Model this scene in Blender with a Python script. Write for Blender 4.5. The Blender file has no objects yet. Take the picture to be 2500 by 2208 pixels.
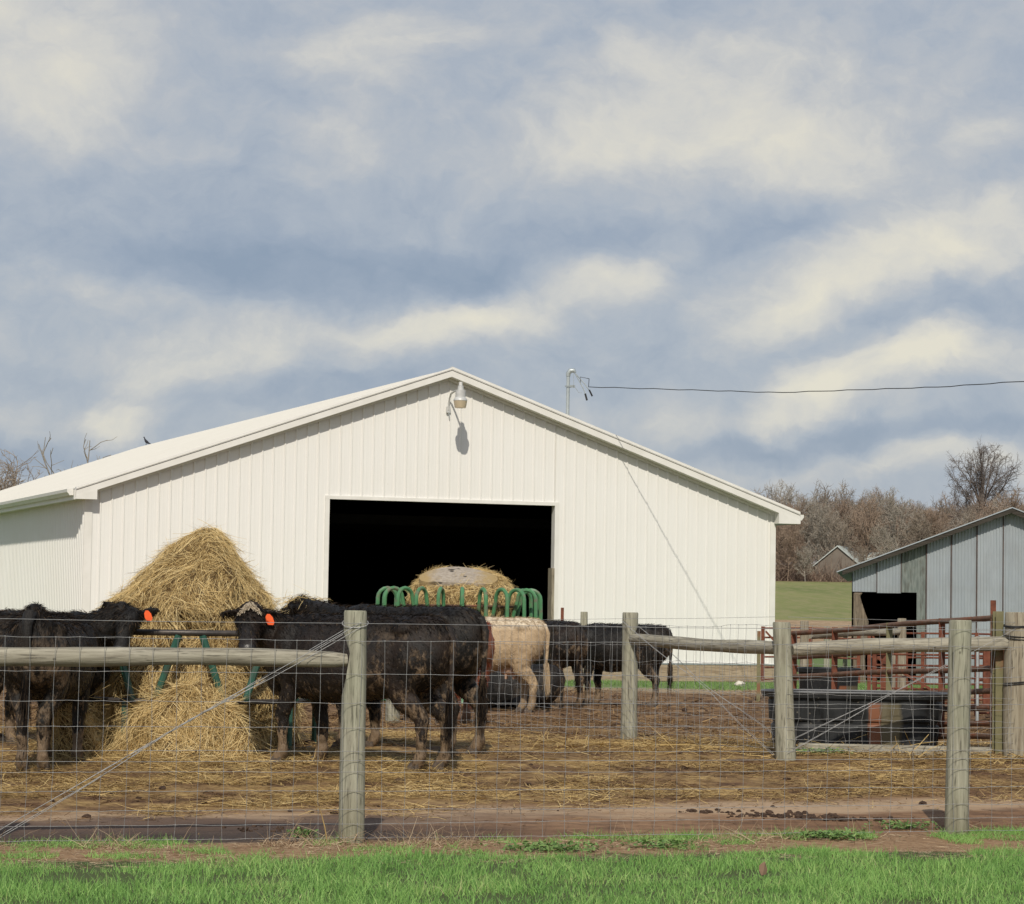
import bpy, bmesh, math, random
import numpy as np
from mathutils import Vector, Matrix, noise as mnoise

random.seed(7); RNG = np.random.default_rng(7)
SC = bpy.context.scene
COL = SC.collection

# ------------------------------------------------------------------ camera
FPX, PITCH, ROLL, EYE = 6569.0, 0.0583, 0.0162, 1.5
def cam_axes():
    F = Vector((0, math.cos(PITCH), math.sin(PITCH))); U = Vector((0, -math.sin(PITCH), math.cos(PITCH))); R = Vector((1, 0, 0))
    c, s = math.cos(ROLL), math.sin(ROLL)
    return c*R + s*U, -s*R + c*U, F
CR, CU, CF = cam_axes()
cd = bpy.data.cameras.new('camera'); cam = bpy.data.objects.new('camera', cd); COL.objects.link(cam)
cd.sensor_width = 36; cd.lens = FPX/2500*36; cd.clip_start = .5; cd.clip_end = 6000
cam.matrix_world = Matrix(((CR.x, CU.x, -CF.x, 0), (CR.y, CU.y, -CF.y, 0), (CR.z, CU.z, -CF.z, EYE), (0, 0, 0, 1)))
SC.camera = cam
def at(px, py, Y):
    """world point seen at photo pixel (2500 wide) at world depth Y"""
    d = CF*FPX + CR*(px-1250) - CU*(py-1104)
    t = Y/d.y
    return Vector((d.x*t, Y, EYE + d.z*t))

# ------------------------------------------------------------------ light
SUN_EL = 42.0; TRAV = Vector((.04, 1, 0)).normalized()
SC.view_settings.view_transform = 'Standard'; SC.view_settings.look = 'None'
SC.view_settings.exposure = 0.0; SC.view_settings.gamma = 1
sd = bpy.data.lights.new('sun', 'SUN'); sun = bpy.data.objects.new('sun', sd); COL.objects.link(sun)
sd.energy = 3.35; sd.angle = math.radians(.55); sd.color = (1, .93, .81)
tr = Vector((TRAV.x*math.cos(math.radians(SUN_EL)), TRAV.y*math.cos(math.radians(SUN_EL)), -math.sin(math.radians(SUN_EL))))
sun.rotation_euler = tr.to_track_quat('-Z', 'Y').to_euler()
sun.location = (0, -20, 40)

def s2l(c):
    return tuple(((x/255)/12.92 if x/255 <= .04045 else (((x/255)+.055)/1.055)**2.4) for x in c)

# ------------------------------------------------------------------ node helper
class NT:
    def __init__(s, tree): s.t = tree; s.n = tree.nodes; s.l = tree.links
    def node(s, typ, **k):
        n = s.n.new(typ)
        for a, v in k.items(): setattr(n, a, v)
        return n
    def put(s, sock, v):
        if isinstance(v, bpy.types.NodeSocket): s.l.new(v, sock)
        elif v is not None:
            try: sock.default_value = v
            except Exception: sock.default_value = (*v, 1) if len(v) == 3 else v
    def math(s, op, a, b=None, c=None, clamp=False):
        n = s.node('ShaderNodeMath', operation=op, use_clamp=clamp)
        s.put(n.inputs[0], a)
        if b is not None: s.put(n.inputs[1], b)
        if c is not None: s.put(n.inputs[2], c)
        return n.outputs[0]
    def vmath(s, op, a, b=None, scale=None):
        n = s.node('ShaderNodeVectorMath', operation=op); s.put(n.inputs[0], a)
        if b is not None: s.put(n.inputs[1], b)
        if scale is not None: s.put(n.inputs['Scale'], scale)
        return n.outputs[0]
    def mapr(s, v, a, b, c=0, d=1, smooth=False):
        n = s.node('ShaderNodeMapRange'); n.clamp = True
        if smooth: n.interpolation_type = 'SMOOTHSTEP'
        s.put(n.inputs[0], v); s.put(n.inputs[1], a); s.put(n.inputs[2], b); s.put(n.inputs[3], c); s.put(n.inputs[4], d)
        return n.outputs[0]
    def noise(s, vec, scale, detail=4, rough=.55, dist=0, out=0):
        n = s.node('ShaderNodeTexNoise'); s.put(n.inputs['Vector'], vec); n.inputs['Scale'].default_value = scale
        n.inputs['Detail'].default_value = detail; n.inputs['Roughness'].default_value = rough; n.inputs['Distortion'].default_value = dist
        return n.outputs[out]
    def mapping(s, vec, loc=(0, 0, 0), rot=(0, 0, 0), scale=(1, 1, 1), typ='POINT'):
        n = s.node('ShaderNodeMapping', vector_type=typ); s.put(n.inputs[0], vec)
        n.inputs['Location'].default_value = loc; n.inputs['Rotation'].default_value = rot; n.inputs['Scale'].default_value = scale
        return n.outputs[0]
    def mix(s, f, a, b, blend='MIX'):
        n = s.node('ShaderNodeMix', data_type='RGBA', blend_type=blend)
        s.put(n.inputs[0], f)
        for i, v in ((6, a), (7, b)):
            if isinstance(v, bpy.types.NodeSocket): s.l.new(v, n.inputs[i])
            else: n.inputs[i].default_value = (*v[:3], 1)
        return n.outputs[2]
    def ramp(s, f, stops, interp='LINEAR'):
        n = s.node('ShaderNodeValToRGB'); s.put(n.inputs[0], f); cr = n.color_ramp; cr.interpolation = interp
        while len(cr.elements) < len(stops): cr.elements.new(.5)
        for e, (p, c) in zip(cr.elements, stops):
            e.position = p; e.color = (*c[:3], 1) if not isinstance(c, (int, float)) else (c, c, c, 1)
        return n.outputs[0]
    def bump(s, h, strength=.5, dist=.02):
        n = s.node('ShaderNodeBump'); n.inputs['Strength'].default_value = strength; n.inputs['Distance'].default_value = dist
        s.put(n.inputs['Height'], h); return n.outputs[0]

# ------------------------------------------------------------------ sky
w = bpy.data.worlds.new('World'); SC.world = w; w.use_nodes = True
W = NT(w.node_tree); W.n.clear()
tc = W.node('ShaderNodeTexCoord'); sep = W.node('ShaderNodeSeparateXYZ'); W.l.new(tc.outputs['Generated'], sep.inputs[0])
az = W.math('ARCTAN2', sep.outputs[0], sep.outputs[1]); el = W.math('ARCSINE', sep.outputs[2])
K = FPX/2500
cmb = W.node('ShaderNodeCombineXYZ'); W.put(cmb.inputs[0], W.math('MULTIPLY', az, K)); W.put(cmb.inputs[1], W.math('MULTIPLY', el, K))
uv0 = cmb.outputs[0]
def warp(vec, scale, amt, detail):
    wn = W.noise(W.mapping(vec, scale=(1, 1.5, 1)), scale, detail, .58, 0, 1)
    return W.vmath('ADD', vec, W.vmath('SCALE', W.vmath('SUBTRACT', wn, (.5, .5, .5)), scale=amt))
uv = warp(warp(uv0, 3.2, .11, 5), 12, .045, 7)
BL = [  # x, y (2044-wide picture), rx, ry, tilt deg, amplitude
 (60,120,330,200,10,.85),(750,100,170,110,-30,.5),(650,310,110,70,25,.40),(1150,290,230,100,-10,.55),(1350,230,250,150,0,.5),(1620,200,300,150,15,.55),(1560,320,230,90,0,.5),
 (1990,280,110,50,-5,.5),(1270,70,80,90,0,.35),(350,740,210,55,-5,.45),(520,690,110,60,-10,.42),(830,655,230,70,-10,.88),(1080,600,210,60,-18,.85),(1260,560,100,55,-15,.6),
 (1500,590,150,80,-10,.5),(1720,530,190,80,-15,.95),(1950,460,170,100,-20,.75),(1560,650,130,60,-15,.45),(1750,740,180,80,-12,.9),(1580,820,115,85,-20,.95),(1910,715,160,60,-5,.6),
 (1350,850,110,50,0,.5),(255,845,110,45,0,.85),(60,820,90,60,0,.25),(1820,920,220,32,0,.45),(1520,945,200,30,0,.35),(1350,480,50,30,0,.35),(190,620,80,40,0,.2),
 (480,470,620,150,3,-.30),(650,555,560,80,2,-.60),(1060,490,320,60,-8,-.35),(430,190,220,80,10,-.25),(1400,470,260,60,-10,-.28),(1640,690,230,38,-12,-.35),(1800,620,200,50,-10,-.25),
 (1700,890,360,36,-6,-.75),(1180,770,200,90,0,-.25),(100,660,230,50,0,-.25),(640,800,300,45,-8,-.35),(1960,840,140,50,0,-.3),(90,900,220,40,0,-.4),(1500,460,200,30,-8,-.2)]
acc = None
for (bx, by, rx, ry, tl, am) in BL:
    cx = (bx*1.2231-1250)/2500; cy = (1487 + .0162*(bx*1.2231-1250) - by*1.2231)/2500
    m = W.node('ShaderNodeMapping', vector_type='TEXTURE'); W.l.new(uv, m.inputs[0])
    m.inputs['Location'].default_value = (cx, cy, 0); m.inputs['Rotation'].default_value = (0, 0, math.radians(-tl))
    m.inputs['Scale'].default_value = (rx*1.2231*1.38/2500, ry*1.2231*1.38/2500, 1)
    g = W.node('ShaderNodeTexGradient', gradient_type='SPHERICAL'); W.l.new(m.outputs[0], g.inputs[0])
    gs = W.mapr(g.outputs[1], 0, .85, 0, 1, True)
    t = W.math('MULTIPLY', gs, am) if acc is None else W.math('MULTIPLY_ADD', gs, am, acc)
    acc = t
uvr = W.mapping(uv, rot=(0, 0, .14), scale=(1, 1.35, 1))
fb = W.noise(uvr, 5.2, 9, .60, .15)
fbl = W.noise(W.vmath('ADD', uvr, (.012, -.030, 0)), 5.2, 9, .60, .15)
fb2 = W.noise(W.mapping(uv, loc=(3, 1, 0), rot=(0, 0, .15), scale=(1, 1.25, 1)), 17, 7, .62)
bil = W.math('ABSOLUTE', W.math('SUBTRACT', W.noise(W.mapping(uv, loc=(7, 2, 0), scale=(1, 1.3, 1)), 9, 6, .55), .5))
F = W.math('ADD', W.math('MULTIPLY', acc, 1.3), W.math('MULTIPLY', W.math('SUBTRACT', fb, .5), 1.35))
F = W.math('ADD', F, W.math('MULTIPLY', W.math('SUBTRACT', fb2, .5), .70))
F = W.math('SUBTRACT', F, W.math('MULTIPLY', bil, .9))
F = W.math('ADD', F, W.math('MULTIPLY', W.math('SUBTRACT', fb, fbl), 1.9))
F = W.math('MULTIPLY_ADD', F, .345, .47, True)
cloudc = W.ramp(F, [(0, s2l((139, 154, 174))), (.22, s2l((153, 165, 182))), (.42, s2l((171, 179, 190))), (.58, s2l((187, 190, 194))), (.76, s2l((209, 207, 201))), (1, s2l((228, 222, 205)))])
sky = W.node('ShaderNodeTexSky', sky_type='NISHITA'); sky.sun_disc = False
sky.sun_elevation = math.radians(SUN_EL); sky.sun_rotation = math.atan2(-TRAV.x, -TRAV.y)
skyc = W.mix(1.0, sky.outputs[0], (.11, .11, .11), 'MULTIPLY')
up = W.mapr(el, .28, .8, .08, .6, True)
allc = W.mix(up, cloudc, skyc)
bg = W.node('ShaderNodeBackground'); W.l.new(allc, bg.inputs[0]); bg.inputs[1].default_value = 1.0
wo = W.node('ShaderNodeOutputWorld'); W.l.new(bg.outputs[0], wo.inputs[0])

# ------------------------------------------------------------------ mesh helpers
def tag(o, label=None, cat=None, group=None, kind=None):
    if label: o['label'] = label
    if cat: o['category'] = cat
    if group: o['group'] = group
    if kind: o['kind'] = kind
    return o
def empty(name, loc, rz=0, label=None, cat=None, group=None, scale=1):
    o = bpy.data.objects.new(name, None); COL.objects.link(o); o.location = loc; o.rotation_euler = (0, 0, rz); o.scale = (scale,)*3
    o.empty_display_size = .2
    return tag(o, label, cat, group)
def mesh_np(name, V, Fq, mat, parent=None, attr=None, smooth=False, tri=False):
    V = np.asarray(V, np.float32).reshape(-1, 3); Fq = np.asarray(Fq, np.int32)
    k = Fq.shape[1]; me = bpy.data.meshes.new(name)
    me.vertices.add(len(V)); me.vertices.foreach_set('co', V.ravel())
    me.loops.add(Fq.size); me.loops.foreach_set('vertex_index', Fq.ravel())
    me.polygons.add(len(Fq)); me.polygons.foreach_set('loop_start', np.arange(0, Fq.size, k, dtype=np.int32))
    try: me.polygons.foreach_set('loop_total', np.full(len(Fq), k, np.int32))
    except Exception: pass
    if smooth: me.polygons.foreach_set('use_smooth', np.ones(len(Fq), bool))
    if attr is not None:
        a = me.attributes.new('tint', 'FLOAT', 'POINT'); a.data.foreach_set('value', np.asarray(attr, np.float32))
    me.update(calc_edges=True); me.validate()
    o = bpy.data.objects.new(name, me); COL.objects.link(o); me.materials.append(mat)
    if parent: o.parent = parent
    return o

class MB:
    def __init__(s): s.v = []; s.f = []
    def add(s, vs, fs):
        b = len(s.v); s.v += [tuple(v) for v in vs]; s.f += [tuple(i+b for i in f) for f in fs]; return s
    def box(s, a, b):
        x0, y0, z0 = a; x1, y1, z1 = b
        return s.add([(x0,y0,z0),(x1,y0,z0),(x1,y1,z0),(x0,y1,z0),(x0,y0,z1),(x1,y0,z1),(x1,y1,z1),(x0,y1,z1)],
                     [(0,3,2,1),(4,5,6,7),(0,1,5,4),(1,2,6,5),(2,3,7,6),(3,0,4,7)])
    def hexa(s, p):  # 8 points, bottom 4 then top 4
        return s.add(p, [(0,3,2,1),(4,5,6,7),(0,1,5,4),(1,2,6,5),(2,3,7,6),(3,0,4,7)])
    def bar(s, a, b, wd, ht, upv=(0, 0, 1)):
        a = Vector(a); b = Vector(b); d = (b-a).normalized(); u = Vector(upv); sd_ = d.cross(u).normalized()*wd/2; uu = sd_.cross(d).normalized()*ht/2
        return s.hexa([a-sd_-uu, a+sd_-uu, b+sd_-uu, b-sd_-uu, a-sd_+uu, a+sd_+uu, b+sd_+uu, b-sd_+uu])
    def tube(s, path, r, n=6, closed=False, cap=True, flat=None):
        path = [Vector(p) for p in path]; N = len(path); rs = r if isinstance(r, (list, tuple)) else [r]*N
        ups = None; rings = []
        for i, p in enumerate(path):
            if closed: t = path[(i+1) % N]-path[i-1]
            else: t = path[min(i+1, N-1)]-path[max(i-1, 0)]
            t.normalize()
            if ups is None: ups = Vector((0, 0, 1)) if abs(t.z) < .9 else Vector((1, 0, 0))
            ups = (ups - t*ups.dot(t)).normalized(); sv = t.cross(ups)
            rr = rs[i]; ra, rb = (rr if isinstance(rr, tuple) else (rr, rr))
            rings.append([p + sv*math.cos(2*math.pi*k/n)*ra + ups*math.sin(2*math.pi*k/n)*rb for k in range(n)])
        vs = [v for rg in rings for v in rg]; fs = []
        M = N if closed else N-1
        for i in range(M):
            j = (i+1) % N
            for k in range(n):
                l = (k+1) % n; fs.append((i*n+k, i*n+l, j*n+l, j*n+k))
        if cap and not closed: fs.append(tuple(range(n))[::-1]); fs.append(tuple((N-1)*n+k for k in range(n)))
        return s.add(vs, fs)
    def ball(s, c, r, n=8, m=6):
        c = Vector(c); rx, ry, rz = r if isinstance(r, tuple) else (r, r, r)
        vs = [c+Vector((0, 0, -rz))]
        for i in range(1, m):
            ph = -math.pi/2+math.pi*i/m
            for k in range(n):
                a = 2*math.pi*k/n; vs.append(c+Vector((rx*math.cos(ph)*math.cos(a), ry*math.cos(ph)*math.sin(a), rz*math.sin(ph))))
        vs.append(c+Vector((0, 0, rz))); fs = []
        for k in range(n): fs.append((0, 1+(k+1) % n, 1+k))
        for i in range(m-2):
            for k in range(n):
                l = (k+1) % n; a = 1+i*n; b = a+n; fs.append((a+k, a+l, b+l, b+k))
        e = 1+(m-2)*n
        for k in range(n): fs.append((e+k, e+(k+1) % n, len(vs)-1))
        return s.add(vs, fs)
    def loft(s, rings):  # rings: lists of equal length, capped
        n = len(rings[0]); fs = []
        for i in range(len(rings)-1):
            for k in range(n):
                l = (k+1) % n; fs.append((i*n+k, i*n+l, (i+1)*n+l, (i+1)*n+k))
        fs.append(tuple(range(n))[::-1]); fs.append(tuple((len(rings)-1)*n+k for k in range(n)))
        return s.add([v for r in rings for v in r], fs)
    def build(s, name, mat, parent=None, smooth=False, bevel=0, mats=None):
        me = bpy.data.meshes.new(name); me.from_pydata([tuple(v) for v in s.v], [], s.f)
        bm = bmesh.new(); bm.from_mesh(me); bmesh.ops.recalc_face_normals(bm, faces=bm.faces)
        if bevel: bmesh.ops.bevel(bm, geom=[e for e in bm.edges if e.calc_face_angle(0) > .5], offset=bevel, segments=1, affect='EDGES')
        bm.to_mesh(me); bm.free()
        if smooth:
            for p in me.polygons: p.use_smooth = True
            me.set_sharp_from_angle(angle=math.radians(40)) if hasattr(me, 'set_sharp_from_angle') else None
        me.materials.append(mat); o = bpy.data.objects.new(name, me); COL.objects.link(o)
        if parent: o.parent = parent
        return o

def strands(name, P, D, L, Wd, mat, parent=None, droop=.3, segs=3, tint=None, flat=False, taper=.35, curl=0.0):
    """many thin curved ribbons: roots P, directions D, lengths L, widths Wd"""
    P = np.asarray(P, float); D = np.asarray(D, float); N = len(P)
    D = D/np.maximum(1e-6, np.linalg.norm(D, axis=1, keepdims=True)); L = np.broadcast_to(L, (N,)); Wd = np.broadcast_to(Wd, (N,))
    rv = RNG.normal(size=(N, 3))
    if flat: rv = np.tile([0, 0, 1.], (N, 1)) + rv*.35
    S = np.cross(D, rv); S /= np.maximum(1e-6, np.linalg.norm(S, axis=1, keepdims=True))
    bend = RNG.normal(size=(N, 3))*curl; bend[:, 2] -= droop
    rows = []
    for k in range(segs+1):
        t = k/segs; c = P + D*(L*t)[:, None] + bend*(L*t*t)[:, None]
        ww = (Wd*(1-(1-taper)*t)*.5)[:, None]
        rows += [c-S*ww, c+S*ww]
    V = np.stack(rows, 1); nv = 2*(segs+1); b = np.arange(N)[:, None]*nv
    F = np.concatenate([b+np.array([2*k, 2*k+1, 2*k+3, 2*k+2]) for k in range(segs)], 0)
    if tint is None: tint = RNG.random(N)
    return mesh_np(name, V.reshape(-1, 3), F, mat, parent, attr=np.repeat(tint, nv))

# ------------------------------------------------------------------ materials
def new_mat(name):
    m = bpy.data.materials.new(name); m.use_nodes = True; t = NT(m.node_tree)
    b = t.n['Principled BSDF']; return m, t, b
def simple(name, c1, c2, scale=6, rough=.7, metal=0, bump=.25, stretch=(1, 1, 1), detail=6, spec=.3, c3=None, s3=1.2, lo=.35, hi=.65, bdist=.01, coord='Object'):
    m, t, b = new_mat(name)
    tcn = t.node('ShaderNodeTexCoord').outputs[coord]
    v = t.mapping(tcn, scale=stretch); n = t.noise(v, scale, detail, .6)
    c = t.mix(t.mapr(n, lo, hi), c1, c2)
    if c3:
        n3 = t.noise(t.mapping(tcn, loc=(5, 3, 1), scale=stretch), s3, 5, .6); c = t.mix(t.mapr(n3, .52, .66), c, c3)
    t.put(b.inputs['Base Color'], c); b.inputs['Roughness'].default_value = rough; b.inputs['Metallic'].default_value = metal
    b.inputs['Specular IOR Level'].default_value = spec
    if bump: t.put(b.inputs['Normal'], t.bump(n, bump, bdist))
    return m
def tinted(name, stops, rough=.75, trans=0.0, noise_mix=None, scale=.6, spec=.25):
    m, t, b = new_mat(name)
    a = t.node('ShaderNodeAttribute', attribute_name='tint').outputs['Fac']
    if noise_mix:
        g = t.node('ShaderNodeNewGeometry').outputs['Position']; n = t.noise(g, scale, 4, .6)
        a = t.math('ADD', t.math('MULTIPLY', a, 1-noise_mix), t.math('MULTIPLY', t.mapr(n, .3, .7), noise_mix))
    t.put(b.inputs['Base Color'], t.ramp(a, stops)); b.inputs['Roughness'].default_value = rough
    b.inputs['Specular IOR Level'].default_value = spec
    if trans:
        tr_ = t.node('ShaderNodeBsdfTranslucent'); t.l.new(b.inputs['Base Color'].links[0].from_socket, tr_.inputs[0])
        mx = t.node('ShaderNodeMixShader'); mx.inputs[0].default_value = trans
        t.l.new(b.outputs[0], mx.inputs[1]); t.l.new(tr_.outputs[0], mx.inputs[2]); t.l.new(mx.outputs[0], t.n['Material Output'].inputs[0])
    return m
def wood(name, axis, base=(.40, .385, .30), dark=(.20, .185, .14), green=(.32, .335, .235)):
    m, t, b = new_mat(name); tcn = t.node('ShaderNodeTexCoord').outputs['Object']
    st = [14, 14, 14]; st[axis] = .9
    v = t.mapping(tcn, scale=st); n = t.noise(v, 2.2, 8, .62, .6)
    n2 = t.noise(t.mapping(tcn, scale=[s*3.2 for s in st]), 2, 4, .6)
    big = t.noise(tcn, 2.3, 4, .6)
    c = t.mix(t.mapr(n, .33, .62), dark, base); c = t.mix(t.math('MULTIPLY', t.mapr(n2, .56, .66), .8), c, tuple(x*.35 for x in dark))
    sp3 = t.node('ShaderNodeSeparateXYZ'); t.l.new(tcn, sp3.inputs[0])
    if axis == 2: c = t.mix(t.math('MULTIPLY', t.mapr(t.math('ADD', sp3.outputs[2], t.math('MULTIPLY', big0 if False else t.noise(tcn, 5, 4), .3)), .5, .12), .55), c, (.14, .125, .065))
    c = t.mix(t.math('MULTIPLY', t.mapr(big, .45, .7), .5), c, green)
    kn = t.node('ShaderNodeTexVoronoi'); t.put(kn.inputs['Vector'], t.mapping(tcn, scale=[3.2 if i != axis else 2.2 for i in range(3)])); kn.inputs['Scale'].default_value = 2.0
    c = t.mix(t.mapr(kn.outputs['Distance'], .07, .03, 0, .8), c, tuple(x*.4 for x in dark))
    t.put(b.inputs['Base Color'], c); b.inputs['Roughness'].default_value = .85; b.inputs['Specular IOR Level'].default_value = .15
    t.put(b.inputs['Normal'], t.bump(t.math('ADD', n, t.math('MULTIPLY', n2, .5)), .6, .008))
    return m
M = {}
M['post'] = wood('weathered_post', 2)
M['rail'] = wood('weathered_rail', 0, (.42, .39, .31), (.15, .13, .10), (.30, .275, .21))
M['brownpost'] = wood('brown_post', 2, (.36, .325, .25), (.19, .155, .11), (.32, .28, .20))
M['barkwood'] = wood('rough_timber', 2, (.24, .19, .14), (.08, .06, .045), (.2, .18, .14))
M['darkwood'] = wood('dark_timber', 0, (.075, .065, .055), (.03, .025, .02), (.06, .055, .045))
M['board'] = wood('skirt_board', 0, (.42, .33, .235), (.26, .19, .125), (.36, .31, .22))
M['wire'] = simple('galvanised_wire', (.30, .30, .30), (.42, .42, .41), 30, .55, .2, 0)
M['cable'] = simple('black_cable', (.02, .02, .022), (.04, .04, .04), 20, .6, 0, 0)
M['interior'] = simple('painted_shade_interior', (.012, .011, .010), (.02, .018, .016), 4, .95, 0, 0, spec=.05)  # near-black colour paints the deep shade inside barn and shed
M['galv'] = simple('galvanised_pipe', (.42, .46, .46), (.52, .56, .56), 8, .45, .5, 0)
M['white_plastic'] = simple('pale_plastic', (.6, .6, .58), (.7, .69, .66), 9, .5, 0, 0)
M['rust'] = simple('rusty_red_steel', (.14, .046, .027), (.21, .078, .045), 14, .85, .1, .3, c3=(.075, .032, .022), s3=5)
M['rustpipe'] = simple('rusty_brown_pipe', (.13, .075, .05), (.20, .12, .08), 11, .7, .3, .3, c3=(.24, .09, .045), s3=3)
M['olive'] = simple('worn_olive_steel', (.17, .16, .085), (.22, .20, .11), 7, .7, .1, .2, c3=(.23, .10, .055), s3=3)
M['green'] = simple('green_painted_steel', (.06, .185, .08), (.09, .25, .11), 9, .42, 0, .15, c3=(.16, .15, .10), s3=6, spec=.5)
M['darkgreen'] = simple('dark_green_steel', (.025, .09, .065), (.04, .12, .085), 9, .45, 0, .15, c3=(.06, .05, .04), s3=3, spec=.5)
M['darkpipe'] = simple('dark_steel_pipe', (.055, .05, .047), (.10, .085, .075), 12, .45, .4, .2)
M['hoof'] = simple('hoof_horn', (.07, .055, .045), (.14, .11, .085), 30, .7, 0, .4)
M['tag'] = simple('orange_tag', (.85, .115, .03), (.9, .14, .035), 20, .45, 0, 0)
M['eye'] = simple('eye', (.006, .005, .005), (.008, .007, .006), 20, .12, 0, 0, spec=.6)
M['stone'] = simple('pale_stone', (.55, .5, .42), (.68, .64, .56), 20, .8, 0, .4)
M['haystrand'] = tinted('hay_strands', [(0, (.24, .15, .055)), (.3, (.55, .40, .175)), (.65, (.76, .58, .28)), (1, (.88, .74, .43))], .62, .12, .3, 1.8)
M['haycore'] = simple('shaded_hay_core', (.06, .034, .014), (.24, .155, .06), 22, .9, 0, .9, detail=10, bdist=.05)  # darkened so shadowed hollows between the strands are in the colour
M['litter'] = tinted('straw_litter', [(0, (.13, .075, .032)), (.35, (.36, .24, .095)), (.7, (.58, .42, .18)), (1, (.76, .60, .30))], .7, .08, .5, 1.1)
M['darklitter'] = tinted('old_straw', [(0, (.055, .032, .018)), (.5, (.17, .098, .045)), (1, (.37, .24, .105))], .8, 0, .4, 1.3)
M['grass'] = tinted('green_grass', [(0, (.085, .18, .05)), (.35, (.19, .37, .095)), (.75, (.32, .53, .145)), (.92, (.47, .58, .22)), (1, (.66, .57, .35))], .55, .3, .35, 2.2)
M['drygrass'] = tinted('dry_grass', [(0, (.22, .14, .09)), (.5, (.38, .27, .17)), (1, (.56, .45, .30))], .75, .1)
M['weed'] = tinted('green_weed', [(0, (.11, .21, .06)), (1, (.27, .40, .13))], .6, .25)

# ------------------------------------------------------------------ terrain height
GY = [-60, 0, 16.6, 17.6, 19, 20.5, 22, 23.5, 25, 27, 31, 36, 40, 48, 60, 85, 107, 150, 200, 260, 330, 420, 520, 640, 900, 3000]
GZ = [0, 0, 0, .0, .03, .09, .165, .23, .27, .25, .18, .13, .085, .05, .05, .0, 0, .4, .98, 2.3, 4.2, 6.6, 10, 13, 16, 16]
def smooth_interp(y):
    return np.interp(y, GY, GZ)
def gz(x, y):
    return float(smooth_interp(y))
def fenceY(x): return 17.17 + .30*(x+.99)
def ground_noise(X, Y):
    out = np.zeros_like(X)
    r = np.random.default_rng(3)
    for k in range(46):
        a = r.uniform(0, 6.28); f = 2*math.pi/r.choice([.35, .5, .75, 1.1, 1.7, 2.6]); ph = r.uniform(0, 6.28)
        out += np.sin((np.cos(a)*X+np.sin(a)*Y)*f+ph + 1.3*np.sin(X*f*.37*np.sin(a+1)+Y*f*.41+ph))*(.35/f)**.8
    return out/6
def gzn(X, Y):
    X = np.asarray(X, float); Y = np.asarray(Y, float)
    base = smooth_interp(Y)
    pen = np.clip((Y-fenceY(X)-2.0)/1.2, 0, 1)*np.clip((46-Y)/4, 0, 1)
    amp = .012 + .085*pen
    amp = np.where(Y > 60, .05, amp)
    return base + ground_noise(X, Y)*amp

# ------------------------------------------------------------------ ground (one sheet)
def graded(stops):
    out = []
    for (a, b, st) in stops: out += list(np.arange(a, b, st))
    return np.array(out + [stops[-1][1]])
gx = graded([(-1500, -300, 150), (-300, -60, 20), (-60, -14, 2.3), (-14, -6, .5), (-6, 6.5, .055), (6.5, 14, .5), (14, 60, 2.3), (60, 300, 20), (300, 1500, 150)])
gy = graded([(-60, 8, 6), (8, 14.5, .5), (14.5, 29, .055), (29, 46, .22), (46, 70, 1), (70, 430, 9), (430, 900, 30), (900, 3000, 300)])
GXm, GYm = np.meshgrid(gx, gy); GZm = gzn(GXm, GYm)
nx, ny = len(gx), len(gy); idx = np.arange(nx*ny).reshape(ny, nx)
Fg = np.stack([idx[:-1, :-1], idx[:-1, 1:], idx[1:, 1:], idx[1:, :-1]], -1).reshape(-1, 4)

m, t, b = new_mat('ground'); M['ground'] = m
P = t.node('ShaderNodeNewGeometry').outputs['Position']; sp = t.node('ShaderNodeSeparateXYZ'); t.l.new(P, sp.inputs[0]); X, Y = sp.outputs[0], sp.outputs[1]
wob = t.math('MULTIPLY', t.math('SUBTRACT', t.noise(P, 1.1, 5, .6), .5), 1.6)
wob2 = t.math('MULTIPLY', t.math('SUBTRACT', t.noise(t.mapping(P, scale=(.5, 1, 1)), 1.7, 5, .6), .5), 1.6)
rel = t.math('SUBTRACT', Y, t.math('MULTIPLY_ADD', X, .30, 17.467))       # metres beyond the front fence line
relw = t.math('ADD', rel, wob); relw2 = t.math('ADD', rel, wob2)
Yw = t.math('ADD', Y, t.math('MULTIPLY', wob, 1.5))
nf = t.noise(P, 9, 8, .65); nm = t.noise(P, 2.4, 6, .6); nb = t.noise(t.mapping(P, scale=(.45, 1.3, 1)), 1.0, 5, .6)
soil = t.mix(t.mapr(nf, .3, .7), (.20, .118, .062), (.36, .235, .135))
mud = t.mix(t.mapr(nf, .35, .65), (.062, .033, .018), (.165, .092, .048)); mud = t.mix(t.mapr(nm, .47, .64), mud, (.27, .165, .092))
straw = t.mix(t.mapr(nf, .35, .68), (.19, .115, .045), (.43, .295, .125))
pad = t.mix(t.mapr(nb, .35, .65), (.19, .105, .056), (.30, .18, .10)); pad = t.mix(t.math('MULTIPLY', t.mapr(nf, .48, .66), .6), pad, (.11, .058, .032)); pad = t.mix(t.math('MULTIPLY', t.mapr(t.noise(t.mapping(P, scale=(.7, 1.6, 1)), 3.1, 6, .65), .52, .62), .75), pad, (.10, .056, .034))
wetm = t.math('MULTIPLY', t.mapr(t.math('ADD', X, t.math('MULTIPLY', wob2, 1.0)), .7, -1.1, 0, 1, True), t.math('MULTIPLY', t.mapr(relw2, 2.15, 1.7, 0, 1, True), t.mapr(rel, -.3, .1)))
wetc = t.mix(t.mapr(relw2, 1.6, .5), (.12, .078, .056), (.048, .037, .031))
pale = t.math('MULTIPLY', t.math('MULTIPLY', t.mapr(relw2, 1.3, 1.8, 0, 1, True), t.mapr(relw2, 2.6, 2.1, 0, 1, True)), .8)
pad = t.mix(pale, pad, (.43, .31, .20))
pad = t.mix(t.math('MULTIPLY', wetm, .93), pad, wetc)
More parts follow.
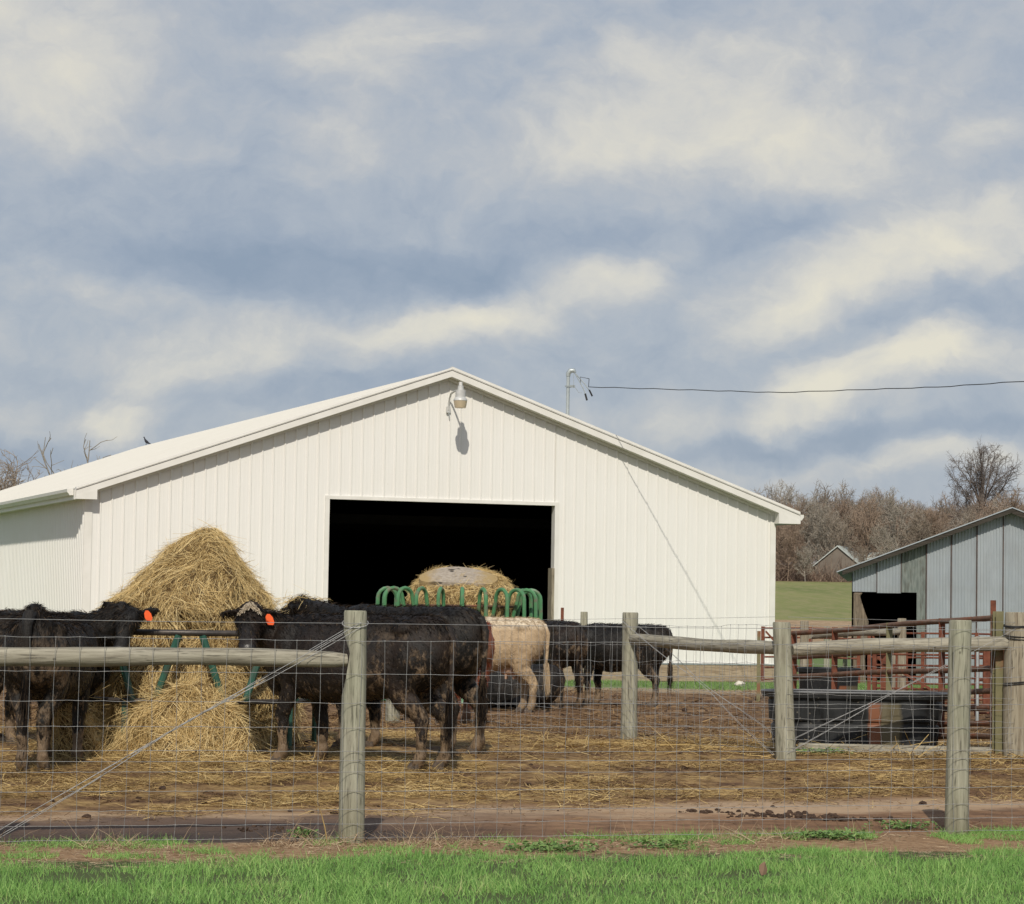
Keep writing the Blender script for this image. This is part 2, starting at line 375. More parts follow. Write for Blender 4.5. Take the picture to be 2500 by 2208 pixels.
gmask = t.mapr(relw, -.85, -1.15, 0, 1, True)
c = t.mix(gmask, soil, (.075, .095, .035))
c = t.mix(t.mapr(rel, .0, .25, 0, 1, True), c, pad)
penm = t.mapr(relw, 2.0, 2.9, 0, 1, True)
sm = t.math('MULTIPLY', t.mapr(nm, .38, .60), t.mapr(Yw, 34, 26, .25, 1))
c = t.mix(penm, c, t.mix(sm, mud, straw))
# beyond the pen
c = t.mix(t.mapr(Yw, 47.5, 49, 0, 1), c, t.mix(t.mapr(nf, .4, .6), (.26, .19, .12), (.40, .31, .20)))
gr = t.mix(t.mapr(nm, .3, .7), (.10, .155, .05), (.17, .22, .08))
c = t.mix(t.mapr(Yw, 50.5, 51.5, 0, 1), c, gr)
st = t.noise(t.mapping(P, scale=(1.5, .2, 1)), 1.6, 8, .75)
stub = t.mix(t.mapr(st, .35, .65), (.25, .165, .09), (.46, .335, .21))
Yf = t.math('ADD', Y, t.math('MULTIPLY', t.math('SUBTRACT', t.noise(P, .05, 3), .5), 14))
c = t.mix(t.mapr(Yf, 103, 107, 0, 1), c, stub)
lg = t.noise(t.mapping(P, scale=(1, .25, 1)), .10, 7, .7); lg2 = t.noise(t.mapping(P, scale=(1.2, .12, 1)), .8, 5, .7)
fld = t.mix(t.mapr(lg, .3, .7), (.135, .17, .05), (.24, .245, .09)); fld = t.mix(t.math('MULTIPLY', t.mapr(lg2, .42, .6), .65), fld, (.28, .25, .12))
c = t.mix(t.mapr(Yf, 199, 202, 0, 1), c, fld)
c = t.mix(t.mapr(t.math('ADD', Yf, t.math('MULTIPLY', t.math('SUBTRACT', t.noise(P, .12, 4), .5), 10)), 409, 416, 0, 1), c, (.16, .105, .065))
t.put(b.inputs['Base Color'], c)
t.put(b.inputs['Roughness'], t.math('SUBTRACT', .92, t.math('MULTIPLY', wetm, t.mapr(nm, .35, .6, .02, .25))))
b.inputs['Specular IOR Level'].default_value = .2
hb = t.math('ADD', t.math('MULTIPLY', nf, .6), t.math('MULTIPLY', nm, .6))
t.put(b.inputs['Normal'], t.bump(hb, .55, .05))
tag(mesh_np('ground', np.stack([GXm, GYm, GZm], -1), Fg, M['ground'], smooth=True), kind='structure')

# ------------------------------------------------------------------ white barn
m, t, b = new_mat('white_siding'); M['white'] = m
tcn = t.node('ShaderNodeTexCoord').outputs['Object']
n = t.noise(t.mapping(tcn, scale=(6, 6, .45)), 2.2, 7, .65); n2 = t.noise(tcn, .45, 4, .6); n3 = t.noise(t.mapping(tcn, scale=(30, 30, 8)), 1, 4, .6)
c = t.mix(t.mapr(n, .3, .8), (.79, .78, .745), (.755, .742, .70)); c = t.mix(t.math('MULTIPLY', t.mapr(n2, .45, .65), .25), c, (.74, .715, .66))
c = t.mix(t.math('MULTIPLY', t.mapr(n3, .70, .76), .35), c, (.45, .40, .33))
t.put(b.inputs['Base Color'], c); b.inputs['Roughness'].default_value = .5; b.inputs['Specular IOR Level'].default_value = .3
M['trim'] = simple('white_trim', (.76, .745, .70), (.70, .685, .635), 3, .45, 0, 0)
M['roofwhite'] = simple('white_roof_sheet', (.66, .635, .57), (.62, .595, .53), 1.2, .5, 0, 0, stretch=(1, 8, 1))
BT = .3404; BX, BY, BWd, BHe, BHp, BL_ = -8.2205, 51.964, 14.628, 3.604, 6.164, 30.3
OV, Hb = .24, .435; D0, DW, HD = 4.877, 4.79, 3.631
barn = empty('white_barn', (BX, BY, 0), BT, 'large white metal barn with a gable roof and a wide open dark doorway', 'barn')
bm_mat = Matrix.Translation((BX, BY, 0)) @ Matrix.Rotation(BT, 4, 'Z')
def barn_w(x, y, z): return bm_mat @ Vector((x, y, z))
def roof_h(u): return BHe + (BHp-BHe)*(1-abs(u-BWd/2)/(BWd/2))
def ribs(L, pitch=.2286, wd=.044, h=.02, minor=2, phase=.06, mh=.0012):
    st = [(0, 0)]; k = 0
    while phase + k*pitch < L:
        x = phase+k*pitch
        for (a, hh) in ((-wd/2, 0), (-wd/4, h), (wd/4, h), (wd/2, 0)): st.append((x+a, hh))
        for j in range(1, minor+1):
            xm = x + pitch*j/(minor+1)
            for (a, hh) in ((-.014, 0), (-.006, mh), (.006, mh), (.014, 0)): st.append((xm+a, hh))
        k += 1
    st = [s_ for s_ in st if 0 <= s_[0] <= L]; st.append((L, 0)); st.sort()
    return st
def wall_strip(mb, u0, u1, zb, zt, place, phase_all=None, **kw):
    st = [s_ for s_ in ribs(u1, **kw) if s_[0] >= u0]
    if st[0][0] > u0+1e-6: st.insert(0, (u0, 0))
    for (a, ha), (b_, hb_) in zip(st[:-1], st[1:]):
        if b_-a < 1e-6: continue
        mb.add([place(a, ha, zb(a)), place(b_, hb_, zb(b_)), place(b_, hb_, zt(b_)), place(a, ha, zt(a))], [(0, 1, 2, 3)])
fw = MB(); pf = lambda u, h, z: (u, -h, z)
tp = lambda u: roof_h(u)-.02
wall_strip(fw, .12, D0, lambda u: Hb, tp, pf)
wall_strip(fw, D0, D0+DW, lambda u: HD, tp, pf)
wall_strip(fw, D0+DW, BWd/1, lambda u: Hb, tp, pf)
# inner skin so the wall has thickness
for (a, b_, z0) in ((.02, D0, .1), (D0, D0+DW, HD), (D0+DW, BWd-.02, .1)):
    for p, q in ((a, min(b_, BWd/2)), (max(a, BWd/2), b_)):
        if q > p: fw.add([(p, .14, z0), (q, .14, z0), (q, .14, tp(q)), (p, .14, tp(p))], [(0, 3, 2, 1)])
fw.build('front_wall', M['white'], barn)
sw = MB(); wall_strip(sw, 0.0, BL_, lambda u: Hb, lambda u: BHe-.02, lambda u, h, z: (-h, u, z), pitch=.19, minor=0, wd=.10, h=.045); sw.build('side_wall', M['white'], barn)
sw = MB(); wall_strip(sw, 0.0, BL_, lambda u: Hb, lambda u: BHe-.02, lambda u, h, z: (BWd+h, u, z), minor=1); sw.build('side_wall', M['white'], barn)
bw = MB()
for p, q in ((0, BWd/2), (BWd/2, BWd)): bw.add([(p, BL_, .1), (q, BL_, .1), (q, BL_, tp(q)), (p, BL_, tp(p))], [(0, 1, 2, 3)])
bw.build('back_wall', M['white'], barn)
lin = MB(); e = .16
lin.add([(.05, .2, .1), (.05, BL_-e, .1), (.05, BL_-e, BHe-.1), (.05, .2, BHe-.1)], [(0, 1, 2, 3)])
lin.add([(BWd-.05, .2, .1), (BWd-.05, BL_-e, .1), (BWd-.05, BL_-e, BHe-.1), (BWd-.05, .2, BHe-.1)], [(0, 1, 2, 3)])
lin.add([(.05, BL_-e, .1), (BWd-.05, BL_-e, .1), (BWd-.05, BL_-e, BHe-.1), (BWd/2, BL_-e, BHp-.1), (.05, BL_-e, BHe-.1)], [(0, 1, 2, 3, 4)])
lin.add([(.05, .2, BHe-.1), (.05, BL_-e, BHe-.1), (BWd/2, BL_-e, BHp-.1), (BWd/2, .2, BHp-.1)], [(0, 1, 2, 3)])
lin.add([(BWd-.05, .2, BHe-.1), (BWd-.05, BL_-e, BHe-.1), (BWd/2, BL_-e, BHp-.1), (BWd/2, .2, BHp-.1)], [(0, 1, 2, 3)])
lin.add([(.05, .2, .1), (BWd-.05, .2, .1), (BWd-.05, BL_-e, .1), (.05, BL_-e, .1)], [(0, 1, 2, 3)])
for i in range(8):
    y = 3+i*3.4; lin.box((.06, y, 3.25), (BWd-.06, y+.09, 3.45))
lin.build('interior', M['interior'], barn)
# roof: sheet with ribs running down the slope
pr = (BHp-BHe)/(BWd/2); EL, ER = .24, .47; RT = .16
def roof_sheet(side):
    mb = MB(); eo = EL if side < 0 else ER
    ex = -eo if side < 0 else BWd+eo; ez = BHe-pr*eo
    st = ribs(BL_+2*OV, pitch=.2286, wd=.06, h=.012, minor=0)
    cs = math.cos(math.atan(pr))
    for (a, ha), (b_, hb_) in zip(st[:-1], st[1:]):
        if b_-a < 1e-6: continue
        ya, yb = a-OV, b_-OV
        mb.add([(ex, ya, ez+RT+ha), (ex, yb, ez+RT+hb_), (BWd/2, yb, BHp+RT+hb_), (BWd/2, ya, BHp+RT+ha)], [(0, 1, 2, 3)])
    mb.add([(ex, -OV, ez+RT-.03), (ex, BL_+OV, ez+RT-.03), (BWd/2, BL_+OV, BHp+RT-.03), (BWd/2, -OV, BHp+RT-.03)], [(0, 1, 2, 3)])
    return mb.build('roof', M['roofwhite'], barn)
roof_sheet(-1); roof_sheet(1)
def sloped(mb, u0, u1, y0, y1, lo, hi):   # a slab following the gable line
    f = lambda u: BHe+pr*(BWd/2-abs(u-BWd/2))
    mb.hexa([(u0, y0, f(u0)+lo), (u1, y0, f(u1)+lo), (u1, y1, f(u1)+lo), (u0, y1, f(u0)+lo), (u0, y0, f(u0)+hi), (u1, y0, f(u1)+hi), (u1, y1, f(u1)+hi), (u0, y1, f(u0)+hi)])
for (a, b_) in ((-EL, BWd/2), (BWd/2, BWd+ER)):
    f_ = MB(); sloped(f_, a, b_, -OV-.03, -OV-.003, 0, .125); f_.build('fascia', M['trim'], barn)
    f_ = MB(); sloped(f_, a, b_, -OV-.045, -OV+.10, .135, .205 if a > 0 else .185); sloped(f_, a, b_, -OV-.052, -OV-.046, .15, .165); f_.build('rake_trim', M['trim'], barn)
    f_ = MB(); sloped(f_, max(a, .0), min(b_, BWd), -OV+.003, -.03, .0, .02); sloped(f_, max(a, .0), min(b_, BWd), -.055, -.024, -.06, -.003); f_.build('soffit', M['trim'], barn)
so = MB(); so.box((-EL, -OV, BHe-pr*EL-.03), (0, BL_, BHe-pr*EL)); so.box((-EL-.025, -OV, BHe-pr*EL-.05), (-EL-.003, BL_, BHe-pr*EL+.14)); so.build('eave_soffit', M['trim'], barn)
so = MB(); so.box((BWd, -OV, BHe-pr*ER-.03), (BWd+ER, BL_, BHe-pr*ER)); so.box((BWd+ER+.003, -OV, BHe-pr*ER-.05), (BWd+ER+.025, BL_, BHe-pr*ER+.14)); so.build('eave_soffit', M['trim'], barn)
for s_, ox in ((1, -.13), (-1, BWd-.0)):    # boxed eave returns
    q = MB()
    if s_ > 0: q.hexa([(-EL, -OV-.034, BHe-.125), (.17, -OV-.034, BHe-.125), (.17, -OV+.05, BHe-.125), (-EL, -OV+.05, BHe-.125), (-EL, -OV-.034, BHe-pr*EL+.02), (.17, -OV-.034, BHe+pr*.17+.02), (.17, -OV+.05, BHe+pr*.17+.02), (-EL, -OV+.05, BHe-pr*EL+.02)])
    else: q.hexa([(BWd-.02, -OV-.034, BHe-.215), (BWd+ER, -OV-.034, BHe-.215), (BWd+ER, -OV+.2, BHe-.215), (BWd-.02, -OV+.2, BHe-.215), (BWd-.02, -OV-.034, BHe+.01), (BWd+ER, -OV-.034, BHe-pr*ER+.02), (BWd+ER, -OV+.2, BHe-pr*ER+.02), (BWd-.02, -OV+.2, BHe+.01)])
    q.build('eave_return', M['trim'], barn)
# gutters with closed ends
def gutter(x0, sg, z0):
    mb = MB(); pf_ = [(0, .12), (0, 0), (.075*sg, 0), (.095*sg, .035), (.12*sg, .06), (.125*sg, .12), (.112*sg, .12), (.11*sg, .10)]
    for k in range(len(pf_)-1):
        (a, za), (b_, zb_) = pf_[k], pf_[k+1]
        mb.add([(x0+a, -OV+.1, z0+za), (x0+a, BL_, z0+za), (x0+b_, BL_, z0+zb_), (x0+b_, -OV+.1, z0+zb_)], [(0, 1, 2, 3)])
    mb.add([(x0+a, -OV+.098, z0+za) for a, za in pf_[:6]], [tuple(range(6))])
    return mb.build('gutter', M['trim'], barn)
gutter(-EL-.028, -1, BHe-pr*EL+.03); gutter(BWd+ER+.028, 1, BHe-pr*ER+.03)
ct = MB(); ct.box((-.022, -.026, Hb-.02), (.13, .01, BHe-.02)); ct.box((-.024, -.025, Hb-.02), (-.002, .10, BHe-.02)); ct.build('corner_trim', M['trim'], barn)
ct = MB(); ct.box((BWd-.10, -.026, Hb-.02), (BWd+.024, .01, BHe-.02)); ct.build('corner_trim', M['trim'], barn)
dt = MB(); dt.box((D0-.09, -.03, .1), (D0, .16, HD+.0)); dt.box((D0-.09, -.031, HD), (D0+DW+.09, .161, HD+.07)); dt.box((D0+DW, -.03, .1), (D0+DW+.09, .16, HD-.0)); dt.build('door_frame', M['trim'], barn)
jb = MB(); jb.box((D0+DW-.06, -.06, .08), (D0+DW-.002, .16, 2.35)); jb.build('door_jamb_board', M['brownpost'], barn)
sk = MB()
sk.box((D0+DW+.1, -.05, .30-.24), (BWd+.05, -.004, Hb-.03)); sk.box((D0+DW+.1, -.046, -.3), (BWd+.05, -.006, .052)); sk.box((0, -.05, -.2), (D0-.1, -.004, Hb-.03)); sk.box((-.05, 0, -.3), (-.006, BL_, Hb-.03)); sk.build('skirt_board', M['board'], barn)
bt = MB(); bt.box((D0+DW+.1, -.062, Hb-.028), (BWd+.03, -.0, Hb-.004)); bt.build('base_trim', M['galv'], barn)
bt = MB(); bt.box((0, -.062, Hb-.028), (D0-.1, -.0, Hb-.004)); bt.build('base_trim', M['galv'], barn)

# ------------------------------------------------------------------ yard light on the gable
lp = Matrix.Translation(barn_w(BWd/2-.13, -.02, 0)) @ Matrix.Rotation(BT, 4, 'Z')
yl = empty('yard_light', barn_w(BWd/2+.01, -.025, 5.53), BT, 'round barn yard light on a bent arm just below the gable peak', 'lamp', scale=.82)
M['lampgrey'] = simple('pale_grey_aluminium', (.50, .50, .48), (.60, .60, .58), 8, .45, .15, 0)
a_ = MB(); a_.box((-.05, -.05, -.10), (.05, 0, .05)); a_.build('mounting_bracket', M['lampgrey'], yl)
a_ = MB(); a_.tube([(0, -.04, -.03), (0, -.05, .12), (0, -.10, .26), (0, -.22, .36), (0, -.50, .40), (0, -.88, .40)], .024, 8); a_.build('arm', M['lampgrey'], yl, True)
a_ = MB(); a_.tube([(0, -.05, -.08), (.01, -.06, -.16), (.02, -.05, -.23)], .014, 5); a_.build('wire_tail', M['galv'], yl, True)
c0 = Vector((0, -.95, 0))
a_ = MB(); a_.tube([c0+Vector((0, 0, z)) for z in (.22, .225, .40, .405, .50, .51)], [.11, .125, .12, .075, .07, .03], 20); a_.build('ballast_housing', M['lampgrey'], yl, True)
a_ = MB(); a_.tube([c0+Vector((0, 0, z)) for z in (.505, .51, .59, .595)], [.03, .045, .045, .03], 14); a_.build('photocell', M['white_plastic'], yl, True)
a_ = MB(); a_.tube([c0+Vector((0, 0, z)) for z in (.13, .14, .17, .225, .235)], [.165, .172, .168, .125, .11], 24); a_.build('reflector_rim', M['lampgrey'], yl, True)
m, t, b = new_mat('prismatic_glass'); b.inputs['Base Color'].default_value = (.62, .52, .36, 1); b.inputs['Roughness'].default_value = .35; b.inputs['Transmission Weight'].default_value = .25
M['lens'] = m
a_ = MB(); a_.tube([c0+Vector((0, 0, z)) for z in (-.045, -.04, .05, .138)], [.095, .135, .155, .167], 24); a_.build('glass_lens', M['lens'], yl, True)

# ------------------------------------------------------------------ service mast, cable and bird
def barn_hit(px, py):   # where a photo pixel meets the barn's front wall plane (to place the mast and cable)
    d = CF*FPX + CR*(px-1250) - CU*(py-1104); o = Vector((0, 0, EYE)); nrm = Vector((-math.sin(BT), math.cos(BT), 0)); c = barn_w(0, 0, 0)
    return o + d*((c-o).dot(nrm)/d.dot(nrm))
MY = 55.3
for _ in range(6):
    msx = at(1386, 1000, MY); ubarn = bm_mat.inverted() @ Vector((msx.x, MY, 0)); MY += .4-ubarn.y
mz = roof_h(ubarn.x)
mast = empty('service_mast', (msx.x, MY, mz), BT, 'grey metal service mast with a weatherhead rising above the barn roof', 'mast')
top = at(1388, 917, MY); mh = top.z - mz
a_ = MB(); a_.tube([(0, 0, -.2), (0, 0, mh)], .036, 10); a_.build('pipe', M['galv'], mast, True)
a_ = MB(); a_.tube([(0, 0, mh-.02), (0, 0, mh+.04), (.04, -.02, mh+.10), (.11, -.05, mh+.10), (.13, -.06, mh+.06)], [.045, .05, .055, .05, .03], 10); a_.build('weatherhead', M['galv'], mast, True)
a_ = MB(); a_.box((-.05, -.05, mh-.24), (.05, .05, mh-.21)); a_.box((.05, -.02, mh-.25), (.15, .02, mh-.20)); a_.build('clamp', M['galv'], mast)
a_ = MB()
a_.tube([(.12, -.06, mh+.06), (.2, -.1, mh-.1), (.28, -.16, mh-.28), (.33, -.2, mh-.42)], .011, 5); a_.tube([(.13, -.06, mh+.05), (.24, -.1, mh-.08), (.33, -.16, mh-.2), (.42, -.2, mh-.34)], .011, 5); a_.tube([(.1, -.05, mh+.03), (.1, -.06, mh-.2), (.2, -.08, mh-.35), (.27, -.1, mh-.36)], .005, 4)
a_.build('wire_leads', M['galv'], mast)
a_ = MB(); a_.tube([(.31, -.19, mh-.38), (.345, -.21, mh-.52)], .02, 6); a_.tube([(.40, -.19, mh-.30), (.46, -.215, mh-.43)], .02, 6); a_.build('connector', M['cable'], mast)
# power cable: comes toward the camera and to the right (its own shadow crosses the gable wall)
sg = math.tan(math.radians(SUN_EL)); hx = TRAV.x/TRAV.y
def src(hit, dist): return hit + Vector((-hx*dist, -dist, sg*dist*math.hypot(hx, 1)))
def solve(hitpx, yline):
    hit = barn_hit(*hitpx); best = None
    for k in range(1, 3000):
        d_ = k*.005; p = src(hit, d_); v = p-Vector((0, 0, EYE)); z = v.dot(CF); py = 1104-FPX*v.dot(CU)/z; px = 1250+FPX*v.dot(CR)/z
        if abs(py-yline(px)) < .8: return p
    return src(hit, 3)
yl_ = lambda px: np.interp(px, [1400, 1437, 1900, 2300, 2500], [930, 945, 959, 945, 931])
pA = solve((1492, 1075), yl_); pB = solve((1761, 1553), yl_)
dx = (pB-pA); ts = []
for i in range(41):
    px = 1437 + (2700-1437)*i/40
    # depth along the straight plan line pA-pB
    kx = (px-1250)/FPX; tt = (kx*pA.y*1.0 - pA.x)/(dx.x - kx*dx.y)
    q = at(px, yl_(px) + (.9*math.sin(i*2.1) if i > 0 else 0), pA.y+dx.y*tt); ts.append(q)
a_ = MB(); a_.tube([mast.location + Matrix.Rotation(BT, 3, 'Z') @ Vector((.24, -.1, mh-.17)), mast.location + Matrix.Rotation(BT, 3, 'Z') @ Vector((.23, -.1, mh-.03)), mast.location + Matrix.Rotation(BT, 3, 'Z') @ Vector((.42, -.12, mh-.06))] + ts, .008, 5)
tag(a_.build('power_cable', M['cable'], None, True), 'thin twisted black power cable running from the barn mast to the right', 'cable')
# bird on the ridge
bl = at(362, 1083, 78)
rr = barn_w(BWd/2, 29.6, BHp+RT)
M['bird'] = simple('dark_feathers', (.015, .016, .022), (.04, .04, .05), 30, .6, 0, 0)
bird = empty('bird', (rr.x, rr.y, rr.z-.0), 2.6, 'small dark bird perched on the white barn roof', 'bird', scale=.85)
a_ = MB()
R0 = [[(x, math.cos(a)*r*.8, z+math.sin(a)*r) for a in np.linspace(0, 2*math.pi, 9)[:-1]] for x, z, r in ((-.20, .05, .012), (-.12, .08, .03), (-.04, .12, .058), (.03, .16, .065), (.07, .215, .045), (.085, .25, .04), (.10, .285, .033), (.12, .30, .016), (.155, .29, .003))]
a_.loft(R0); a_.build('body', M['bird'], bird, True)
a_ = MB(); a_.tube([(0, .02, .1), (.01, .02, 0)], .006, 5); a_.tube([(0, -.02, .1), (.01, -.02, 0)], .006, 5); a_.build('legs', M['bird'], bird)

# ------------------------------------------------------------------ grey corrugated shed
m, t, b = new_mat('galvanised_sheet'); M['sheet'] = m
tcn = t.node('ShaderNodeTexCoord').outputs['Object']; n = t.noise(t.mapping(tcn, scale=(5, 5, .8)), 2, 6, .65); n2 = t.noise(tcn, 1.3, 4, .6)
c = t.mix(t.mapr(n, .3, .7), (.33, .365, .395), (.39, .425, .45)); c = t.mix(t.math('MULTIPLY', t.mapr(n2, .5, .7), .35), c, (.26, .265, .26))
t.put(b.inputs['Base Color'], c); b.inputs['Roughness'].default_value = .55; b.inputs['Metallic'].default_value = .25
M['sheet2'] = simple('older_galvanised_sheet', (.16, .185, .175), (.26, .285, .265), 5, .6, .2, 0, stretch=(3, 3, .7), c3=(.13, .13, .115), s3=3)
SY = 58.0; ST = -.14
p0 = at(2079, 1500, SY); shed = empty('corrugated_shed', (p0.x, SY, 0), ST, 'weathered grey corrugated metal shed with a low dark doorway and sloping roof', 'shed')
she = at(2079, 1393, SY).z; pk = at(2462, 1252, SY); hw = (pk.x-p0.x)/math.cos(ST)*.995; shp = pk.z; sl = (shp-she)/hw; SW = hw+3.2; SL = 16; sb = -.15
sh_h = lambda u: she+sl*u if u < hw else shp-sl*(u-hw)
seams = [0, .53, 1.05, 1.58, 2.10, 2.65, 3.20]; px_u = lambda px: (at(px, 1500, SY).x-p0.x)/math.cos(ST)
seams = [px_u(v) for v in (2081, 2139, 2197, 2257, 2316, 2377, 2439, 2500)] + [SW]
DO0, DO1, DOT = px_u(2116), px_u(2234), at(2150, 1446, SY).z
for i in range(len(seams)-1):
    u0, u1 = seams[i], seams[i+1]; mb = MB(); off = .012*(i % 2); tilt = [.0, .02, .015, 0, .01, .0, .01, 0][i % 8]
    st = []; x = u0
    while x < u1-.001:
        st += [x]; x += .0166
    st.append(u1)
    for k in range(len(st)-1):
        a, b_ = st[k], st[k+1]; ha = .009*math.sin(a/.0665*2*math.pi); hb_ = .009*math.sin(b_/.0665*2*math.pi)
        mid = (a+b_)/2; zb = DOT-(.02 if i == 1 else 0) if DO0-.2 < mid < DO1 or mid < DO0 else sb+.02*(i % 3)
        for (q0, q1) in ((a, b_),):
            zt0, zt1 = sh_h(a)-.02, sh_h(b_)-.02
            mb.add([(a, -ha-off, zb), (b_, -hb_-off, zb), (b_, -hb_-off, zt1), (a, -ha-off, zt0)], [(0, 1, 2, 3)])
    mb.build('wall_panel', M['sheet2'] if i == 2 else M['sheet'], shed, True)
M['seam'] = simple('rusty_seam', (.055, .04, .037), (.10, .065, .055), 9, .8, 0, 0)
sm = MB()
for u in seams[1:-1]:
    if u < DO1+.02: sm.box((u-.008, -.034, DOT), (u+.008, -.02, sh_h(u)-.03))
    else: sm.box((u-.012, -.034, sb+.1), (u+.012, -.022, sh_h(u)-.03))
sm.build('panel_seam', M['seam'], shed)
q = MB(); q.add([(0, .1, sb), (0, SL, sb), (0, SL, she-.05), (0, .1, she-.05)], [(0, 1, 2, 3)]); q.add([(SW, .1, sb), (SW, SL, sb), (SW, SL, sh_h(SW)-.05), (SW, .1, sh_h(SW)-.05)], [(0, 1, 2, 3)])
q.add([(0, SL, sb), (SW, SL, sb), (SW, SL, sh_h(SW)-.03), (hw, SL, shp-.03), (0, SL, she-.03)], [(0, 1, 2, 3, 4)]); q.build('side_and_back_wall', M['sheet'], shed)
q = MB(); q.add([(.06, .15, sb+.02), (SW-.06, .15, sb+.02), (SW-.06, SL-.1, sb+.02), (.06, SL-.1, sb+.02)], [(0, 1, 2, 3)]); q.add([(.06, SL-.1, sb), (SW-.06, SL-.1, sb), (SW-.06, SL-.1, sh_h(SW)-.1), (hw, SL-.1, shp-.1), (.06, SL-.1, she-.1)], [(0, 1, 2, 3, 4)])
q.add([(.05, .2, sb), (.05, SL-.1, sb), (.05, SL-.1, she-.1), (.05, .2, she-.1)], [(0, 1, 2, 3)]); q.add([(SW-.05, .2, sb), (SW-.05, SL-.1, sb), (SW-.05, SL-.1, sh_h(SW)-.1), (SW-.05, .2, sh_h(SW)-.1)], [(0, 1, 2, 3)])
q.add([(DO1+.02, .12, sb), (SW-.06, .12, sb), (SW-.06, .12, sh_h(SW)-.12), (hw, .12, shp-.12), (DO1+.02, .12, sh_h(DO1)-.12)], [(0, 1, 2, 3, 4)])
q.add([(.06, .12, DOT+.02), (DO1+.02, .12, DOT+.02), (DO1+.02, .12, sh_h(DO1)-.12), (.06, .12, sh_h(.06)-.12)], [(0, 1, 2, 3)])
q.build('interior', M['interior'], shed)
eo = px_u(2052)-.08; OVs = .28
rz0 = she+sl*eo
def slab(mb, u0, u1, y0, y1, lo, hi): mb.hexa([(u0, y0, sh_h(u0)+lo), (u1, y0, sh_h(u1)+lo), (u1, y1, sh_h(u1)+lo), (u0, y1, sh_h(u0)+lo), (u0, y0, sh_h(u0)+hi), (u1, y0, sh_h(u1)+hi), (u1, y1, sh_h(u1)+hi), (u0, y1, sh_h(u0)+hi)])
q = MB(); slab(q, eo, hw, -OVs, SL, .07, .095); slab(q, hw, SW+.3, -OVs, SL, .07, .095); q.build('roof', M['sheet'], shed)
q = MB(); slab(q, eo+.12, hw, -OVs+.02, -OVs+.07, -.03, .066); slab(q, hw, SW+.2, -OVs+.02, -OVs+.07, -.05, .066)
for u in np.arange(.1, hw-.1, .62): q.box((u, -OVs+.075, sh_h(u)+.01), (u+.04, .1, sh_h(u)+.065))
q.build('rafter_boards', M['darkwood'], shed)
q = MB(); ph = DOT-sb
pu0 = px_u(2083); q.loft([[(pu0+dx_, -.02+dy_, z) for dx_, dy_ in ((0, -.1), (w_, -.1), (w_, .1), (0, .1))] for z, w_ in ((sb-.2, .30), (sb+.7, .26), (sb+1.15, .31), (sb+1.5, .33), (sb+1.68, .26), (DOT-.1, .14), (DOT-.02, .2))]); q.build('door_post', M['barkwood'], shed, bevel=.02)
q = MB(); q.tube([(DO0+.45, .05, sb-.2), (DO0+.47, .05, sb+1.15)], .09, 8); q.build('inner_post', M['brownpost'], shed, True)
# ------------------------------------------------------------------ fences
def frand(a, b): return random.uniform(a, b)
def post(px, py, z0, z1, r, mat, parent, name='post', lean=(0, 0), n=18, notch=None):
    mb = MB(); rings = []; ph = frand(0, 6)
    zs = [z0-.15] + list(np.linspace(z0, z1-.012, 12)) + [z1]
    for i, z in enumerate(zs):
        f = (z-z0)/(z1-z0); rr = r*(1.05-.08*f)*(.93 if i == len(zs)-1 else 1)
        ring = []
        for k in range(n):
            a = 2*math.pi*k/n; q = rr*(1+.035*math.sin(2*a+ph+z*2)+.02*math.sin(5*a+z*6+ph))
            x = px+lean[0]*(f-.5)+q*math.cos(a)
            if notch and abs(z-notch[0]) < .11 and (x-px)*notch[1] > r*.35: x = px+notch[1]*r*(.35 if abs(z-notch[0]) < .07 else .6)
            ring.append((x, py+lean[1]*(f-.5)+q*math.sin(a), z))
        rings.append(ring)
    mb.loft(rings); o = mb.build(name, mat, parent, True); return o
def log(a, b, r0, r1, mat, parent, name='rail', seed=0):
    a = Vector(a); b = Vector(b); N = 26; rnd = random.Random(seed); L = (b-a).length
    o = empty if False else None
    mb = MB(); rings = []
    for i in range(N+1):
        f = i/N; c = Vector((L*f, .006*math.sin(f*9+seed), .008*math.sin(f*6+seed*2)))
        r = r0+(r1-r0)*f; r *= .8 if i in (0, N) else 1
        rings.append([c+Vector((0, math.cos(t_)*r*(1+.04*math.sin(3*t_+f*8+seed)), math.sin(t_)*r*(1+.05*math.sin(2*t_+f*14)+rnd.uniform(-.012, .012)))) for t_ in [2*math.pi*k/16 for k in range(16)]])
    mb.loft(rings); ob = mb.build(name, mat, parent, True)
    d = (b-a).normalized(); ob.matrix_local = Matrix.Translation(a) @ d.to_track_quat('X', 'Z').to_matrix().to_4x4()
    return ob
